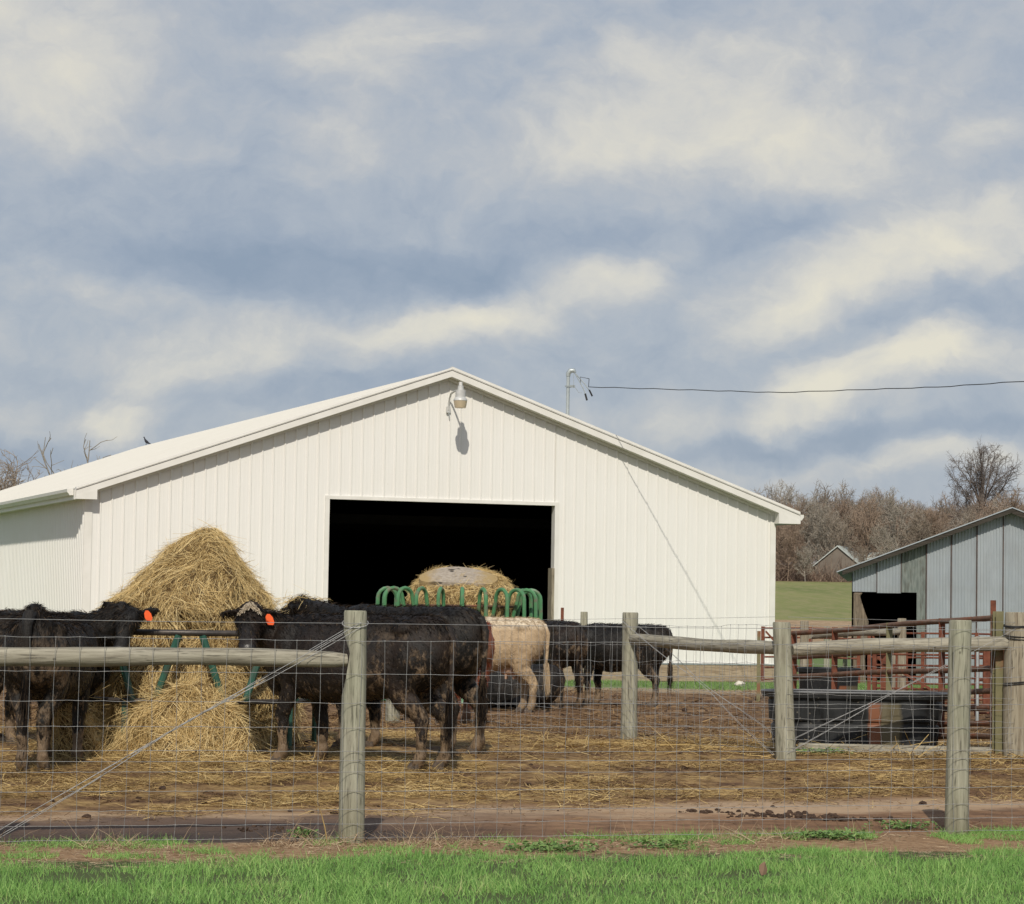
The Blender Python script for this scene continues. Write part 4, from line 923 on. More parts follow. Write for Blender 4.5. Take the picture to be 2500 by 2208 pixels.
vs += [(x, y+.02, z-.10) for x, y, z in vs[1+7*K:1+8*K]]
for k in range(K): l = (k+1) % K; fs.append((1+7*K+k, 1+8*K+k, 1+8*K+l, 1+7*K+l))
mb.add(vs, fs); mb.build('grey_patch', M['netwrap'], bale, True)
# ------------------------------------------------------------------ cattle
def coat(name, c1, c2, mudamt=1.0, mudc=(.27, .19, .12), hi=None, mud_hi=.72, thigh=.7, pale_back=None):
    m, t, b = new_mat(name); tcn = t.node('ShaderNodeTexCoord').outputs['Object']; s = t.node('ShaderNodeSeparateXYZ'); t.l.new(tcn, s.inputs[0])
    n = t.noise(tcn, 6, 6, .6); fur = t.noise(t.mapping(tcn, scale=(18, 60, 30), rot=(0, .5, 0)), 1.6, 5, .65, 1.2)
    c = t.mix(t.mapr(n, .35, .7), c1, c2); brn = t.noise(t.mapping(tcn, loc=(4, 2, 9)), 2.2, 4, .6)
    c = t.mix(t.math('MULTIPLY', t.mapr(brn, .48, .68), .75), c, tuple(min(.5, x*r_) for x, r_ in zip(c2, (2.1, 1.75, 1.5)) ) if c2[0] < .1 else c2)
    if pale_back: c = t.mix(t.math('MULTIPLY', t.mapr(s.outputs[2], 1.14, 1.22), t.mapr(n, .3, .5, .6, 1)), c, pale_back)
    c = t.mix(t.math('MULTIPLY', t.mapr(fur, .5, .72), .5), c, tuple(min(1, x*1.8+.012) for x in c2))
    mn = t.noise(t.mapping(tcn, scale=(1, 1, .7)), 9, 6, .6); mn2 = t.noise(t.mapping(tcn, scale=(1, 1, .6)), 21, 5, .65)
    low = t.mapr(s.outputs[2], mud_hi, .12, 0, .62); m1 = t.mapr(t.math('ADD', mn2, low), .88, .98)
    tg = t.math('MULTIPLY', t.mapr(s.outputs[0], -.12, -.5), t.mapr(s.outputs[2], 1.27, .85)); big = t.noise(tcn, 2.6, 4, .6)
    m2 = t.math('MULTIPLY', t.mapr(t.math('ADD', t.math('MULTIPLY', mn2, .55), t.math('MULTIPLY', big, .6)), .565, .64), t.math('MULTIPLY', tg, thigh))
    bel = t.math('MULTIPLY', t.mapr(s.outputs[2], .78, .6), t.math('MULTIPLY', t.mapr(mn2, .55, .62), .8))
    md = t.math('MULTIPLY', t.math('MAXIMUM', m1, t.math('MAXIMUM', m2, bel)), mudamt, None, True)
    c = t.mix(md, c, t.mix(t.mapr(mn, .35, .65), tuple(x*.55 for x in mudc), mudc))
    t.put(b.inputs['Base Color'], c); t.put(b.inputs['Roughness'], .5); b.inputs['Specular IOR Level'].default_value = .3
    b.inputs['Sheen Weight'].default_value = .0
    t.put(b.inputs['Normal'], t.bump(t.math('ADD', t.math('MULTIPLY', fur, .5), t.math('MULTIPLY', t.mapr(md, 0, 1), t.math('MULTIPLY', mn2, .9))), .8, .02))
    return m
M['black'] = coat('black_coat', (.0055, .005, .0045), (.012, .010, .008), .95)
M['black2'] = coat('brownish_black_coat', (.006, .005, .0045), (.017, .012, .009), .95, (.24, .165, .10), thigh=.95)
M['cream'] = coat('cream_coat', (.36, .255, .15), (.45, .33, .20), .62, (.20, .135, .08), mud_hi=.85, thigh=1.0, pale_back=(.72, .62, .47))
M['red'] = coat('red_coat', (.13, .028, .012), (.20, .05, .02), .7)
M['blaze'] = simple('pale_blaze', (.5, .40, .28), (.68, .58, .44), 30, .8, 0, .3)
M['blackhair'] = tinted('black_hair', [(0, (.003, .0025, .0025)), (.6, (.010, .0075, .006)), (.85, (.03, .020, .013)), (1, (.10, .068, .042))], .6, spec=.12)
M['creamhair'] = tinted('cream_hair', [(0, (.33, .24, .14)), (.7, (.45, .335, .21)), (1, (.60, .49, .35))], .6)
M['redhair'] = tinted('red_hair', [(0, (.09, .02, .01)), (1, (.26, .075, .03))], .6)
M['muzzle'] = simple('muzzle_skin', (.012, .011, .012), (.03, .027, .027), 30, .35, 0, .2)
M['udder'] = simple('udder_skin', (.42, .27, .18), (.5, .33, .23), 12, .6, 0, 0)
def _ring(c, t_, up, a, b, n=16, e=2.3):
    t_ = Vector(t_).normalized(); up = (Vector(up)-t_*Vector(up).dot(t_)).normalized(); s = t_.cross(up); out = []
    for k in range(n):
        th = 2*math.pi*k/n; cx, sx_ = math.cos(th), math.sin(th)
        out.append(Vector(c)+s*(a*math.copysign(abs(cx)**(2/e), cx))+up*(b*math.copysign(abs(sx_)**(2/e), sx_)))
    return out
def limb(mb, pts):
    for i in range(len(pts)-1):
        (p, r), (q, s) = pts[i], pts[i+1]; p = Vector(p); q = Vector(q); d = q-p; n = 4
        rr = lambda x: x if isinstance(x, tuple) else (x, x)
        up = (1, 0, 0) if abs(d.normalized().x) < .9 else (0, 0, 1)
        R = [_ring(p+d*(k/n), d, up, rr(r)[1]+(rr(s)[1]-rr(r)[1])*k/n, rr(r)[0]+(rr(s)[0]-rr(r)[0])*k/n, 12, 2) for k in range(n+1)]
        mb.loft(R); rm = rr(s); mb.ball(q, (rm[0], rm[1], min(rm)), 10, 8); 
        if i == 0: mb.ball(p, (rr(r)[0], rr(r)[1], max(rr(r))), 10, 8)
def make_cow(label, x, y, yaw, scale=1.0, body='black', poll=(1.12, 0, 1.30), face=(.6, 0, -.8), side=None, legs=True, hs=1.0, dfeet=((0, 0), (0, 0), (0, 0), (0, 0)), hair=9000, rumph=0, tag_side=None, head=True, length=1.0, blaze=False, tail='down', udder=False, group='cattle around the feeders', z=None, fat=1.0, hump=0, voxel=.02, kind='cow', taildx=0):
    g = gz(x, y) if z is None else z
    e = empty(kind if kind == 'cow' else kind, (x, y, g), math.radians(yaw), label, 'cow' if kind == 'cow' else 'calf', group, scale)
    mat = M[body]; hairm = M['creamhair' if body == 'cream' else 'redhair' if body == 'red' else 'blackhair']
    mb = MB(); ln = length
    T = [(-.84, 1.06, .07, .10), (-.80, 1.03, .15, .20), (-.73, 1.01, .215, .275), (-.62, .985, .26, .315), (-.48, .965, .285, .335), (-.28, .945, .315, .352), (-.05, .925, .345, .375), (.18, .915, .348, .378), (.38, .93, .315, .365), (.52, .95, .27, .34), (.66, .97, .21, .285), (.76, .97, .14, .20), (.82, .97, .06, .09)]
    R = []
    for (tx, tz, tw, th) in T:
        ring = _ring((tx*ln, 0, tz), (1, 0, 0), (0, 0, 1), tw*fat, th, 24, 2.35)
        for v in ring:   # flatten sides above, fuller belly, slight spine ridge
            f = (v.z-tz)/th
            v.y *= 1-.20*max(0, f)**1.5+.05*max(0, -f)
            if f > .9: v.z += .015
            if tx < -.3 and tx > -.75 and .5 < f < .95 and abs(v.y) > .1: v.z += .022   # hip bones
        R.append(ring)
    mb.loft(R)
    mb.ball((-.62*ln, 0, 1.24+rumph*.45), (.15, .095, .06+rumph*.55), 12, 8)
    if rumph: mb.ball((-.60*ln, 0, 1.22), (.22, .19, .07+rumph*.25), 12, 8)     # tail head
    mb.ball((-.53*ln, .20*fat, 1.19), (.11, .08, .07), 10, 8); mb.ball((-.53*ln, -.20*fat, 1.19), (.11, .08, .07), 10, 8)
    mb.ball((.42*ln, 0, 1.25), (.22, .085, .075+hump), 12, 8)      # withers
    for s_ in (1, -1): mb.ball((.50*ln, s_*.19*fat, .98), (.17, .12, .27), 12, 10); mb.ball((-.56*ln, s_*.17*fat, .95), (.21, .14, .25), 12, 10)
    mb.ball((.66*ln, 0, .74), (.14, .13, .16), 10, 8)       # brisket
    hooves = []
    fx, hx = .52*ln, -.60*ln
    if legs:
        for i, s_ in enumerate((1, -1)):
            dx_, dy_ = dfeet[i]; X_, Y_ = fx+dx_, s_*.155+dy_
            limb(mb, [((.50*ln, s_*.19, .85), (.13, .10)), ((.47*ln+dx_*.3, s_*.175+dy_*.3, .66), (.088, .072)), ((X_-.0+.01, Y_, .41), (.068, .064)), ((X_-.01, Y_, .36), (.058, .056)), ((X_-.01, Y_, .17), (.046, .045)), ((X_-.015, Y_, .125), (.056, .054)), ((X_+.02, Y_, .06), (.058, .056))])
            hooves.append((X_+.04, Y_))
        for i, s_ in enumerate((1, -1)):
            dx_, dy_ = dfeet[i+2]; X_, Y_ = hx+dx_, s_*.145+dy_
            limb(mb, [((-.55*ln, s_*.17, .93), (.20, .13)), ((-.50*ln+dx_*.2, s_*.19+dy_*.2, .74), (.155, .10)), ((-.50*ln+dx_*.3, s_*.18+dy_*.4, .62), (.12, .08)), ((X_-.01, Y_, .475), (.078, .064)), ((X_-.045, Y_, .42), (.07, .06)), ((X_-.04, Y_, .30), (.052, .05)), ((X_-.035, Y_, .17), (.047, .047)), ((X_-.035, Y_, .125), (.058, .056)), ((X_+.0, Y_, .06), (.06, .058))])
            hooves.append((X_+.02, Y_))
    else:
        for s_ in (1, -1):
            limb(mb, [((.45*ln, s_*.18, .78), (.12, .1)), ((.62*ln, s_*.26, .62), (.07, .06)), ((.40*ln, s_*.30, .58), (.045, .04))])
            limb(mb, [((-.5*ln, s_*.2, .85), (.2, .14)), ((-.25*ln, s_*.34, .70), (.12, .09)), ((-.5*ln, s_*.38, .60), (.06, .05))])
    if head:
        P_ = Vector(poll); fdir = Vector(face).normalized(); base = Vector((.55*ln, 0, 1.02))
        wu = Vector((0, 0, 1)); sd = Vector(side).normalized() if side else fdir.cross(wu).normalized()
        sd = (sd-fdir*sd.dot(fdir)).normalized(); hu = sd.cross(fdir).normalized()
        if hu.z < 0 and abs(fdir.z) < .8: hu = -hu
        nc = P_-hu*.11+fdir*.02
        N = 6; R = []; m0 = base.lerp(nc, .5)+Vector((.06, 0, .03))
        for k in range(N+1):
            f = k/N; c = base*(1-f)**2+m0*2*f*(1-f)+nc*f*f; d = (m0-base)*(1-f)+(nc-m0)*f
            R.append(_ring(c, d, (0, 0, 1) if abs(d.normalized().z) < .9 else (1, 0, 0), .19+(.095-.19)*f, .27+(.13-.27)*f**.8, 16, 2.1))
        mb.loft(R)
        P_ = Vector(poll); H = [(-.06, .075, .07, -.05), (-.01, .105, .095, -.075), (.06, .112, .115, -.10), (.13, .115, .125, -.118), (.20, .098, .115, -.115), (.28, .078, .095, -.108), (.36, .068, .08, -.10), (.43, .072, .075, -.10), (.475, .070, .066, -.105), (.50, .05, .045, -.11)]
        mb.loft([_ring(P_+fdir*a*hs+hu*(d_+.02)*hs, fdir, hu, w_*hs, h_*hs, 16, 2.4) for a, w_, h_, d_ in H])
        mb.ball(P_-hu*.01, (.07, .07, .05), 10, 8)
        for s_ in (1, -1):
            b0 = P_+sd*s_*.075-hu*.035+fdir*.0; dr = (sd*s_*1.0-hu*.28-fdir*.25).normalized(); wd_ = (hu*.75+fdir*.5).normalized()
            R = []
            for f, a in ((0, .03), (.15, .045), (.4, .068), (.65, .066), (.85, .042), (1, .012)):
                R.append(_ring(b0+dr*.215*f-hu*.03*f*f, dr, wd_, .018, a, 10, 2))
            mb.loft(R)
            mb.ball(P_+sd*s_*.10+fdir*.125-hu*.045, (.03, .03, .03), 8, 6)
    ob = mb.build('body', mat, e)
    md = ob.modifiers.new('r', 'REMESH'); md.mode = 'VOXEL'; md.voxel_size = voxel; md.use_smooth_shade = True
    sm_ = ob.modifiers.new('s', 'SMOOTH'); sm_.factor = .6; sm_.iterations = 4
    dg = bpy.context.evaluated_depsgraph_get(); me = bpy.data.meshes.new_from_object(ob.evaluated_get(dg)); ob.modifiers.clear(); old = ob.data; ob.data = me; bpy.data.meshes.remove(old)
    if not me.materials: me.materials.append(mat)
    nV = len(me.vertices); V = np.empty(nV*3, np.float32); me.vertices.foreach_get('co', V); V = V.reshape(-1, 3).astype(float)
    # matted, lumpy coat relief
    Nn = np.empty(nV*3, np.float32); me.vertices.foreach_get('normal', Nn); Nn = Nn.reshape(-1, 3)
    seed_ = x*3.1+y
    disp = np.array([mnoise.noise(Vector((v[0]*5+seed_, v[1]*5, v[2]*5)))*.010+mnoise.noise(Vector((v[0]*16+seed_, v[1]*16, v[2]*16)))*(.005 if v[2] > .5 else .009) for v in V])
    V2 = V+Nn*disp[:, None]; me.vertices.foreach_set('co', V2.astype(np.float32).ravel())
    for p in me.polygons: p.use_smooth = True
    me.update()
    if legs:
        for (X_, Y_) in hooves:
            hb = MB()
            for s_ in (1, -1):
                hb.loft([[(X_+px_*k_+ox, Y_+s_*.027+py_*k_, z_) for px_, py_ in ((.05, .018), (.065, 0), (.05, -.018), (0, -.024), (-.045, -.02), (-.055, 0), (-.045, .02), (0, .024))] for z_, k_, ox in ((-.01, 1.08, .008), (.025, 1.0, .0), (.07, .85, -.02))])
            hb.build('hoof', M['hoof'], e, True)
    # tail with switch
    tb = MB(); ty = 0; tz0 = 1.20+rumph*.6; tx0 = -.80*ln
    if tail == 'down': path = [(tx0+.08, 0, tz0+.02), (tx0-.02, 0, tz0+.0), (tx0-.065, .0, tz0-.1), (tx0-.06, .005, tz0-.3), (tx0-.05, .01, tz0-.5), (tx0-.05+taildx, .015, tz0-.68)]
    elif tail == 'raised': path = [(tx0+.14, 0, tz0-.0), (tx0+.06, 0, tz0+.03), (tx0-.02, 0, tz0+.04), (tx0-.07, 0, tz0-.03), (tx0-.08, .0, tz0-.2), (tx0-.07, .0, tz0-.42), (tx0-.07, 0, tz0-.62)]
    rr_t = [.045, .04, .034, .027, .02, .014] if tail == 'down' else [.05, .055, .055, .045, .034, .026, .018]
    tb.tube(path, rr_t, 10); tl = tb.build('tail', mat, e, True)
    if hair:
        n_ = 420; pe = Vector(path[-1]); pm = Vector(path[-2]); f_ = RNG.random(n_); base_ = np.array(pm)[None]*(1-f_[:, None])+np.array(pe)[None]*f_[:, None]
        strands('tail_switch', base_+RNG.normal(size=(n_, 3))*.014, np.tile([0, 0, -1.], (n_, 1))+RNG.normal(size=(n_, 3))*.055, RNG.uniform(.10, .28, n_), .006, hairm, e, droop=.15, segs=2, curl=.05)
        # body hair: short blades lying back and down
        np_ = len(me.polygons); C_ = np.empty(np_*3, np.float32); me.polygons.foreach_get('center', C_); C_ = C_.reshape(-1, 3); NN = np.empty(np_*3, np.float32); me.polygons.foreach_get('normal', NN); NN = NN.reshape(-1, 3)
        w_ = np.where(C_[:, 2] > .45, 1.0, .35)*(1+2.5*np.clip((C_[:, 2]-1.15)/.1, 0, 1)); ii = RNG.choice(np_, hair, p=w_/w_.sum())
        c_ = C_[ii]+RNG.normal(size=(hair, 3))*.008; n_ = NN[ii]; fl = np.tile([-.55, 0, -.75], (hair, 1))+RNG.normal(size=(hair, 3))*.3; fl -= n_*(fl*n_).sum(1, keepdims=True); fl /= np.maximum(np.linalg.norm(fl, axis=1, keepdims=True), 1e-6)
        topm = np.clip((c_[:, 2]-1.15)/.12, 0, 1); up_ = (.28+.5*topm*RNG.random(hair))[:, None]
        strands('hair', c_-n_*.004, fl+n_*up_, RNG.uniform(.025, .055, hair)*(1+.5*topm), .0055, hairm, e, droop=.2, segs=1, taper=.1)
    if head:
        for s_ in (1, -1):
            eb = MB(); eb.ball(P_+sd*s_*.108+fdir*.135-hu*.055, .022, 10, 8); eb.build('eye', M['eye'], e, True)
        mz = MB(); mz.loft([_ring(P_+fdir*a+hu*d_, fdir, hu, w_, h_, 14, 2.4) for a, w_, h_, d_ in ((.435, .078, .074, -.082), (.48, .075, .07, -.086), (.508, .056, .048, -.09))]); mz.build('muzzle', M['muzzle'], e, True)
        if tag_side:
            for s_ in ([tag_side] if isinstance(tag_side, int) else tag_side):
                tc_ = P_+sd*s_*.155-hu*.09-fdir*.03; nf_ = Vector((0, 0, 0)); 
                # tag hangs down, facing the camera side
                inv = Matrix.Rotation(-math.radians(yaw), 3, 'Z'); cdir = (inv @ Vector((-x, -y, 1.4))).normalized(); dn = Vector((0, 0, -1)); rt = cdir.cross(dn).normalized(); dn2 = (dn+rt*.25*s_).normalized()
                c0_ = tc_+cdir*.12; shp = [(-.012, 0), (.012, 0), (.032, .028), (.036, .075), (.022, .098), (-.022, .098), (-.036, .075), (-.032, .028)]
                tg = MB(); tg.loft([[c0_+rt*a+dn2*b_+cdir*q for a, b_ in shp] for q in (0, .004)]); tg.build('ear_tag', M['tag'], e)
        if blaze:
            shp = [(-.07, .06), (-.045, .03), (-.02, -.005), (.0, -.025), (.02, -.005), (.045, .03), (.075, .055), (.05, .062), (.02, .05), (.0, .075), (-.02, .052), (-.05, .068)]
            n_ = 900; a_ = RNG.uniform(-1, 1, n_); f_ = RNG.uniform(-.06, .12, n_)
            keep = np.abs(a_) < np.clip((f_+.07)/.13, 0.05, 1); keep &= (f_ < .05+.05*np.abs(a_)); a_, f_ = a_[keep], f_[keep]; n_ = len(a_)
            base_ = np.array([tuple(P_+sd*(q*.088)+fdir*f+hu*(.052-.045*q*q-.25*max(0, -f)**1.0+.0)) for q, f in zip(a_, f_)])
            D_ = np.tile(np.array(fdir*.8+hu*.3), (n_, 1))+a_[:, None]*np.array(sd)*.5+RNG.normal(size=(n_, 3))*.15
            M['blazehair'] = M.get('blazehair') or tinted('pale_hair', [(0, (.42, .33, .22)), (1, (.75, .66, .52))], .7)
            strands('blaze', base_, D_, RNG.uniform(.03, .055, n_), .008, M['blazehair'], e, droop=.1, segs=1, taper=.3)
    if udder:
        ub = MB(); ub.ball((-.34*ln, 0, .60), (.16, .12, .10), 12, 10)
        for dx_, dy_ in ((.05, .06), (.05, -.06), (-.06, .05), (-.06, -.05)): ub.tube([(-.34*ln+dx_, dy_, .54), (-.34*ln+dx_, dy_, .46)], [.02, .014], 8)
        ub.build('udder', M['udder'], e, True)
    return e
def todir(yaw, wv):   # world direction to cow-local
    return tuple(Matrix.Rotation(-math.radians(yaw), 3, 'Z') @ Vector(wv))
def local_pt(x, y, z, yaw, s, wp):
    return tuple((Matrix.Rotation(-math.radians(yaw), 3, 'Z') @ (Vector(wp)-Vector((x, y, z))))/s)
# the big cow with the pale forehead, looking back at the camera
x, y, yw, s = -1.27, 22.35, 152, .955
hp_ = at(612, 1486, 22.42)
make_cow('large black cow with a pale forehead blaze and orange tag beside the nearest post', x, y, yw, s, 'black2', local_pt(x, y, gz(x, y), yw, s, hp_), todir(yw, (.03, -1, -.80)), todir(yw, (1, .05, 0)), length=1.13, dfeet=((.04, .02), (-.16, 0), (-.04, 0), (-.13, .02)), hair=15000, tag_side=1, blaze=True, voxel=.018, fat=1.02)
x, y, yw, s = -.93, 23.75, 150, .97
hp_ = at(732, 1466, 24.7)
make_cow('black cow standing directly behind the large one, its hay covered poll raised', x, y, yw, s, 'black', local_pt(x, y, gz(x, y), yw, s, hp_), todir(yw, (-.8, .5, -.55)), length=1.0, dfeet=((.02, 0), (-.12, 0), (.02, 0), (-.1, 0)), hair=9000, voxel=.02)
hb_ = empty('hay_wisps', hp_ + Vector((.03, -.03, .01)), 0, 'wisps of hay lying on the poll of the black cow behind the large one', 'hay')
n = 260; strands('strands', RNG.normal(size=(n, 3))*np.array([.09, .05, .02]), RNG.normal(size=(n, 3))*np.array([1, 1, .35]), RNG.uniform(.05, .15, n), .005, M['haystrand'], hb_, droop=.5, segs=3, curl=.3)
x, y, yw, s = -3.72, 21.95, 86, .935
make_cow('black cow at left seen from behind with its tail head raised and muddy hind legs', x, y, yw, s, 'black', (1.15, -.1, 1.15), (.7, -.1, -.7), length=1.0, dfeet=((0, 0), (-.1, 0), (-.02, -.07), (.06, .06)), hair=13000, tail='raised', rumph=.12, voxel=.018, fat=.92)
x, y, yw, s = -4.05, 23.55, -38, .90
hp_ = at(318, 1506, 23.1)
make_cow('black cow with an orange tag lowering its head into the ring feeder, second from left', x, y, yw, s, 'black', local_pt(x, y, gz(x, y), yw, s, hp_), todir(yw, (-.12, -.55, -.82)), todir(yw, (1, .05, 0)), length=1.0, dfeet=((-.1, 0), (.1, 0), (0, 0), (0, 0)), hair=9000, tag_side=1)
make_cow('black cow barely entering the frame at the far left edge, behind the others', -6.15, 26.2, 172, 1.0, 'black2', hair=3000)
make_cow('reddish brown cow mostly hidden, only its rump showing behind the black cows', -.53, 30.4, 100, .93, 'red', hair=6000, fat=1.0)
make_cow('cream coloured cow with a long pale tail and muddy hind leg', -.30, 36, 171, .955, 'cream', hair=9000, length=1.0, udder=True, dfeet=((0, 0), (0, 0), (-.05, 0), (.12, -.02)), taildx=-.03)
make_cow('black calf lying on the ground in the shade below the cream cow', .05, 37.6, 160, .86, 'black', poll=(1.0, 0, 1.15), legs=False, hair=2500, z=gz(0, 37.6)-.50, kind='calf')
make_cow('black cow seen from behind between the cream cow and the rightmost cow', .62, 39.55, 118, .95, 'black2', hair=6000, poll=(1.15, 0, 1.05), dfeet=((0, 0), (0, 0), (.05, 0), (-.03, 0)))
make_cow('black cow standing farthest right, in front of the white barn wall', 1.68, 40.3, 155, .93, 'black', hair=6000, poll=(1.15, 0, 1.05), length=1.0, dfeet=((0, 0), (-.05, 0), (-.02, 0), (.1, 0)))

# ------------------------------------------------------------------ straw, clods
def vnoise(X, Y, s, seed=0):
    r = np.random.default_rng(seed); G = r.random((64, 64)); x_ = X/s+100; y_ = Y/s+100; xi = np.floor(x_).astype(int); yi = np.floor(y_).astype(int); fx = x_-xi; fy = y_-yi; fx = fx*fx*(3-2*fx); fy = fy*fy*(3-2*fy)
    g = lambda a, b_: G[a % 64, b_ % 64]
    return g(xi, yi)*(1-fx)*(1-fy)+g(xi+1, yi)*fx*(1-fy)+g(xi, yi+1)*(1-fx)*fy+g(xi+1, yi+1)*fx*fy
def straw(name, mat, n, xr, yr, dens, L, Wd, lift, label=None, tilt=.12, edge=True):
    X = RNG.uniform(*xr, n*3); Y = RNG.uniform(*yr, n*3); d = dens(X, Y); k = RNG.random(n*3) < d; X, Y = X[k][:n], Y[k][:n]; n = len(X)
    Z = gzn(X, Y)+RNG.random(n)*lift; a = RNG.uniform(0, 2*math.pi, n); D = np.stack([np.cos(a), np.sin(a)*.8, RNG.normal(size=n)*tilt+.03], 1)
    o = strands(name, np.stack([X, Y, Z], 1), D, RNG.uniform(*L, n), RNG.uniform(.6, 1.3, n)*Wd, mat, None, droop=.06, segs=2, flat=True, curl=.12)
    return tag(o, kind='stuff')
fY = lambda X: 17.467+.30*X
def dens_main(X, Y):
    r = Y-fY(X)+(vnoise(X, Y, .8, 4)-.5)*1.2; n = vnoise(X, Y*2.0, .75, 1)*.6+vnoise(X, Y*2, .3, 2)*.4
    d = np.clip((n-.46)/.18, 0.0, 1)*np.clip((r-1.7)/.8, 0, 1)
    left = np.clip((1.4-X)/2.5, .5, 1); d = np.maximum(d*left, np.clip(1-np.hypot((X+2.7)/1.8, (Y-22.9)/1.5), 0, 1)*1.4)
    bank = np.exp(-((Y-24.6-(X-2)*-.25)/.55)**2)*np.clip((X-.6)/.5, 0, 1)*.6
    return np.clip(np.maximum(d, bank), 0, 1)*np.clip((27.5-Y)/2.5, 0.03, 1)
straw('straw_litter', M['litter'], 95000, (-7.5, 7.5), (18.5, 28), dens_main, (.07, .24), .0055, .035)
straw('trodden_straw', M['darklitter'], 60000, (-7.5, 8), (18.3, 34), lambda X, Y: np.clip((vnoise(X, Y*1.6, .6, 9)-.25)*1.6, 0, 1)*np.clip((Y-fY(X)-1.5)/.8, 0, 1), (.04, .14), .007, .03)
straw('far_straw', M['darklitter'], 26000, (-8, 14), (28, 50), lambda X, Y: np.clip((vnoise(X, Y, 1.0, 11)-.3)*1.8, 0, 1), (.08, .25), .011, .03)
straw('long_stalks', M['litter'], 420, (.2, 6), (23.6, 26), lambda X, Y: np.exp(-((Y-24.2)/.5)**2), (.25, .6), .011, .06, tilt=.15)
straw('fence_stalks', M['drygrass'], 900, (-5, 7), (16.2, 20.5), lambda X, Y: np.exp(-((Y-fY(X)+.15)/.28)**2)*(.3+vnoise(X, Y, .5, 6)), (.10, .35), .005, .03, tilt=.2)
straw('pad_straw', M['darklitter'], 7000, (-6, 8), (17, 21.5), lambda X, Y: np.clip((vnoise(X, Y*1.4, .5, 14)-.35)*1.2, 0, 1)*np.clip((Y-fY(X))/1.5, 0, 1), (.03, .12), .005, .012)
# clods of dung and mud
mb = MB(); rnd = random.Random(5)
def clod(mb, x, y, r):
    b0 = len(mb.v); z = float(gzn([x], [y])[0]); mb.ball((x, y, z+r*.2), (r, r*.8, r*.55), 7, 5)
    for i in range(b0, len(mb.v)): v = mb.v[i]; mb.v[i] = (v[0]+rnd.uniform(-.25, .25)*r, v[1]+rnd.uniform(-.25, .25)*r, v[2]+rnd.uniform(-.2, .2)*r)
for i in range(1500):
    x = rnd.uniform(-6, 8); y = rnd.uniform(19.2, 46) if rnd.random() < .97 else rnd.uniform(18.2, 20)
    if y < fY(x)+1.9 : continue
    clod(mb, x, y, abs(rnd.gauss(0, .014))+.007)
for (cx, cy, sp_, n_) in ((2.0, 19.45, .20, 130), (2.35, 19.3, .16, 90), (1.45, 19.6, .10, 30), (-1.6, 18.0, .15, 22)):
    for i in range(n_): clod(mb, cx+rnd.gauss(0, sp_), cy+.5*rnd.gauss(0, sp_), abs(rnd.gauss(0, .012))+.006)
M['dung'] = simple('dark_clods', (.035, .021, .014), (.085, .052, .034), 20, .9, 0, .6)
tag(mb.build('mud_clods', M['dung']), kind='stuff')

# ------------------------------------------------------------------ foreground grass, dry grass and weeds
def edgeY(X): return 16.22+.27*X + (vnoise(X, X*0+3, 1.1, 21)-.5)*1.5 + (vnoise(X, X*0+9, .33, 22)-.5)*.9 - RNG.random(np.shape(X))**3*.5
def scatter_grass(name, mat, n, xr, y0, edge, H, Wd, tufts=0, lean=.28, dmask=None, tintf=None):
    X = RNG.uniform(*xr, n*2); Y = RNG.uniform(y0, 19, n*2); k = Y < edge(X)
    if dmask is not None: k &= RNG.random(n*2) < dmask(X, Y)
    X, Y = X[k][:n], Y[k][:n]; n = len(X); hs_ = .45+.7*vnoise(X, Y, .45, 31)+.5*vnoise(X, Y, .16, 32)
    D = np.stack([RNG.normal(size=n)*lean, RNG.normal(size=n)*lean, np.ones(n)], 1)
    L = RNG.uniform(*H, n)*hs_; tint = np.clip(RNG.random(n)*.75+vnoise(X, Y, .5, 33)*.22, 0, .92)
    dry = RNG.random(n) < .05+.28*np.clip((vnoise(X, Y*1.6, .42, 35)-.55)*4, 0, 1)+.25*np.clip((vnoise(X, Y, .9, 36)-.6)*3, 0, 1)*(Y < 14.8); tint = np.where(dry, 1, tint)
    o = strands(name, np.stack([X, Y, gzn(X, Y)-.005], 1), D, L, RNG.uniform(.7, 1.3, n)*Wd, mat, None, droop=.25, segs=2, tint=tint, taper=.15, curl=.25)
    return tag(o, kind='stuff')
scatter_grass('grass', M['grass'], 130000, (-4.6, 5.6), 12.2, edgeY, (.03, .078), .0055, dmask=lambda X, Y: .35+.65*vnoise(X, Y, .3, 40)-.5*np.clip((vnoise(X, Y, .7, 41)-.65)*5, 0, 1))
# tufts spilling into the dirt strip
mb_n = 30000; X = RNG.uniform(-4.6, 6, mb_n*4); Y = fY(X)+RNG.uniform(-1.3, .25, mb_n*4); mk = np.clip((vnoise(X, Y, .38, 51)*.6+vnoise(X, Y, .16, 52)*.4-.54)*6, 0, 1)*np.where(X > .3, 1.0, .55); k = RNG.random(mb_n*4) < mk; X, Y = X[k][:mb_n], Y[k][:mb_n]; n = len(X)
tag(strands('grass_tufts', np.stack([X, Y, gzn(X, Y)], 1), np.stack([RNG.normal(size=n)*.5, RNG.normal(size=n)*.4, np.ones(n)], 1), RNG.uniform(.02, .065, n), .0045, M['grass'], None, droop=.3, segs=2, taper=.15, curl=.3, tint=RNG.uniform(.3, .9, n)), kind='stuff')
X = RNG.uniform(-5, 6.5, 9000); Y = fY(X)+RNG.normal(size=9000)*.10-.12; k = vnoise(X, Y, .45, 61)*.6+vnoise(X, Y, .18, 63)*.4 > .52; X, Y = X[k], Y[k]; n = len(X)
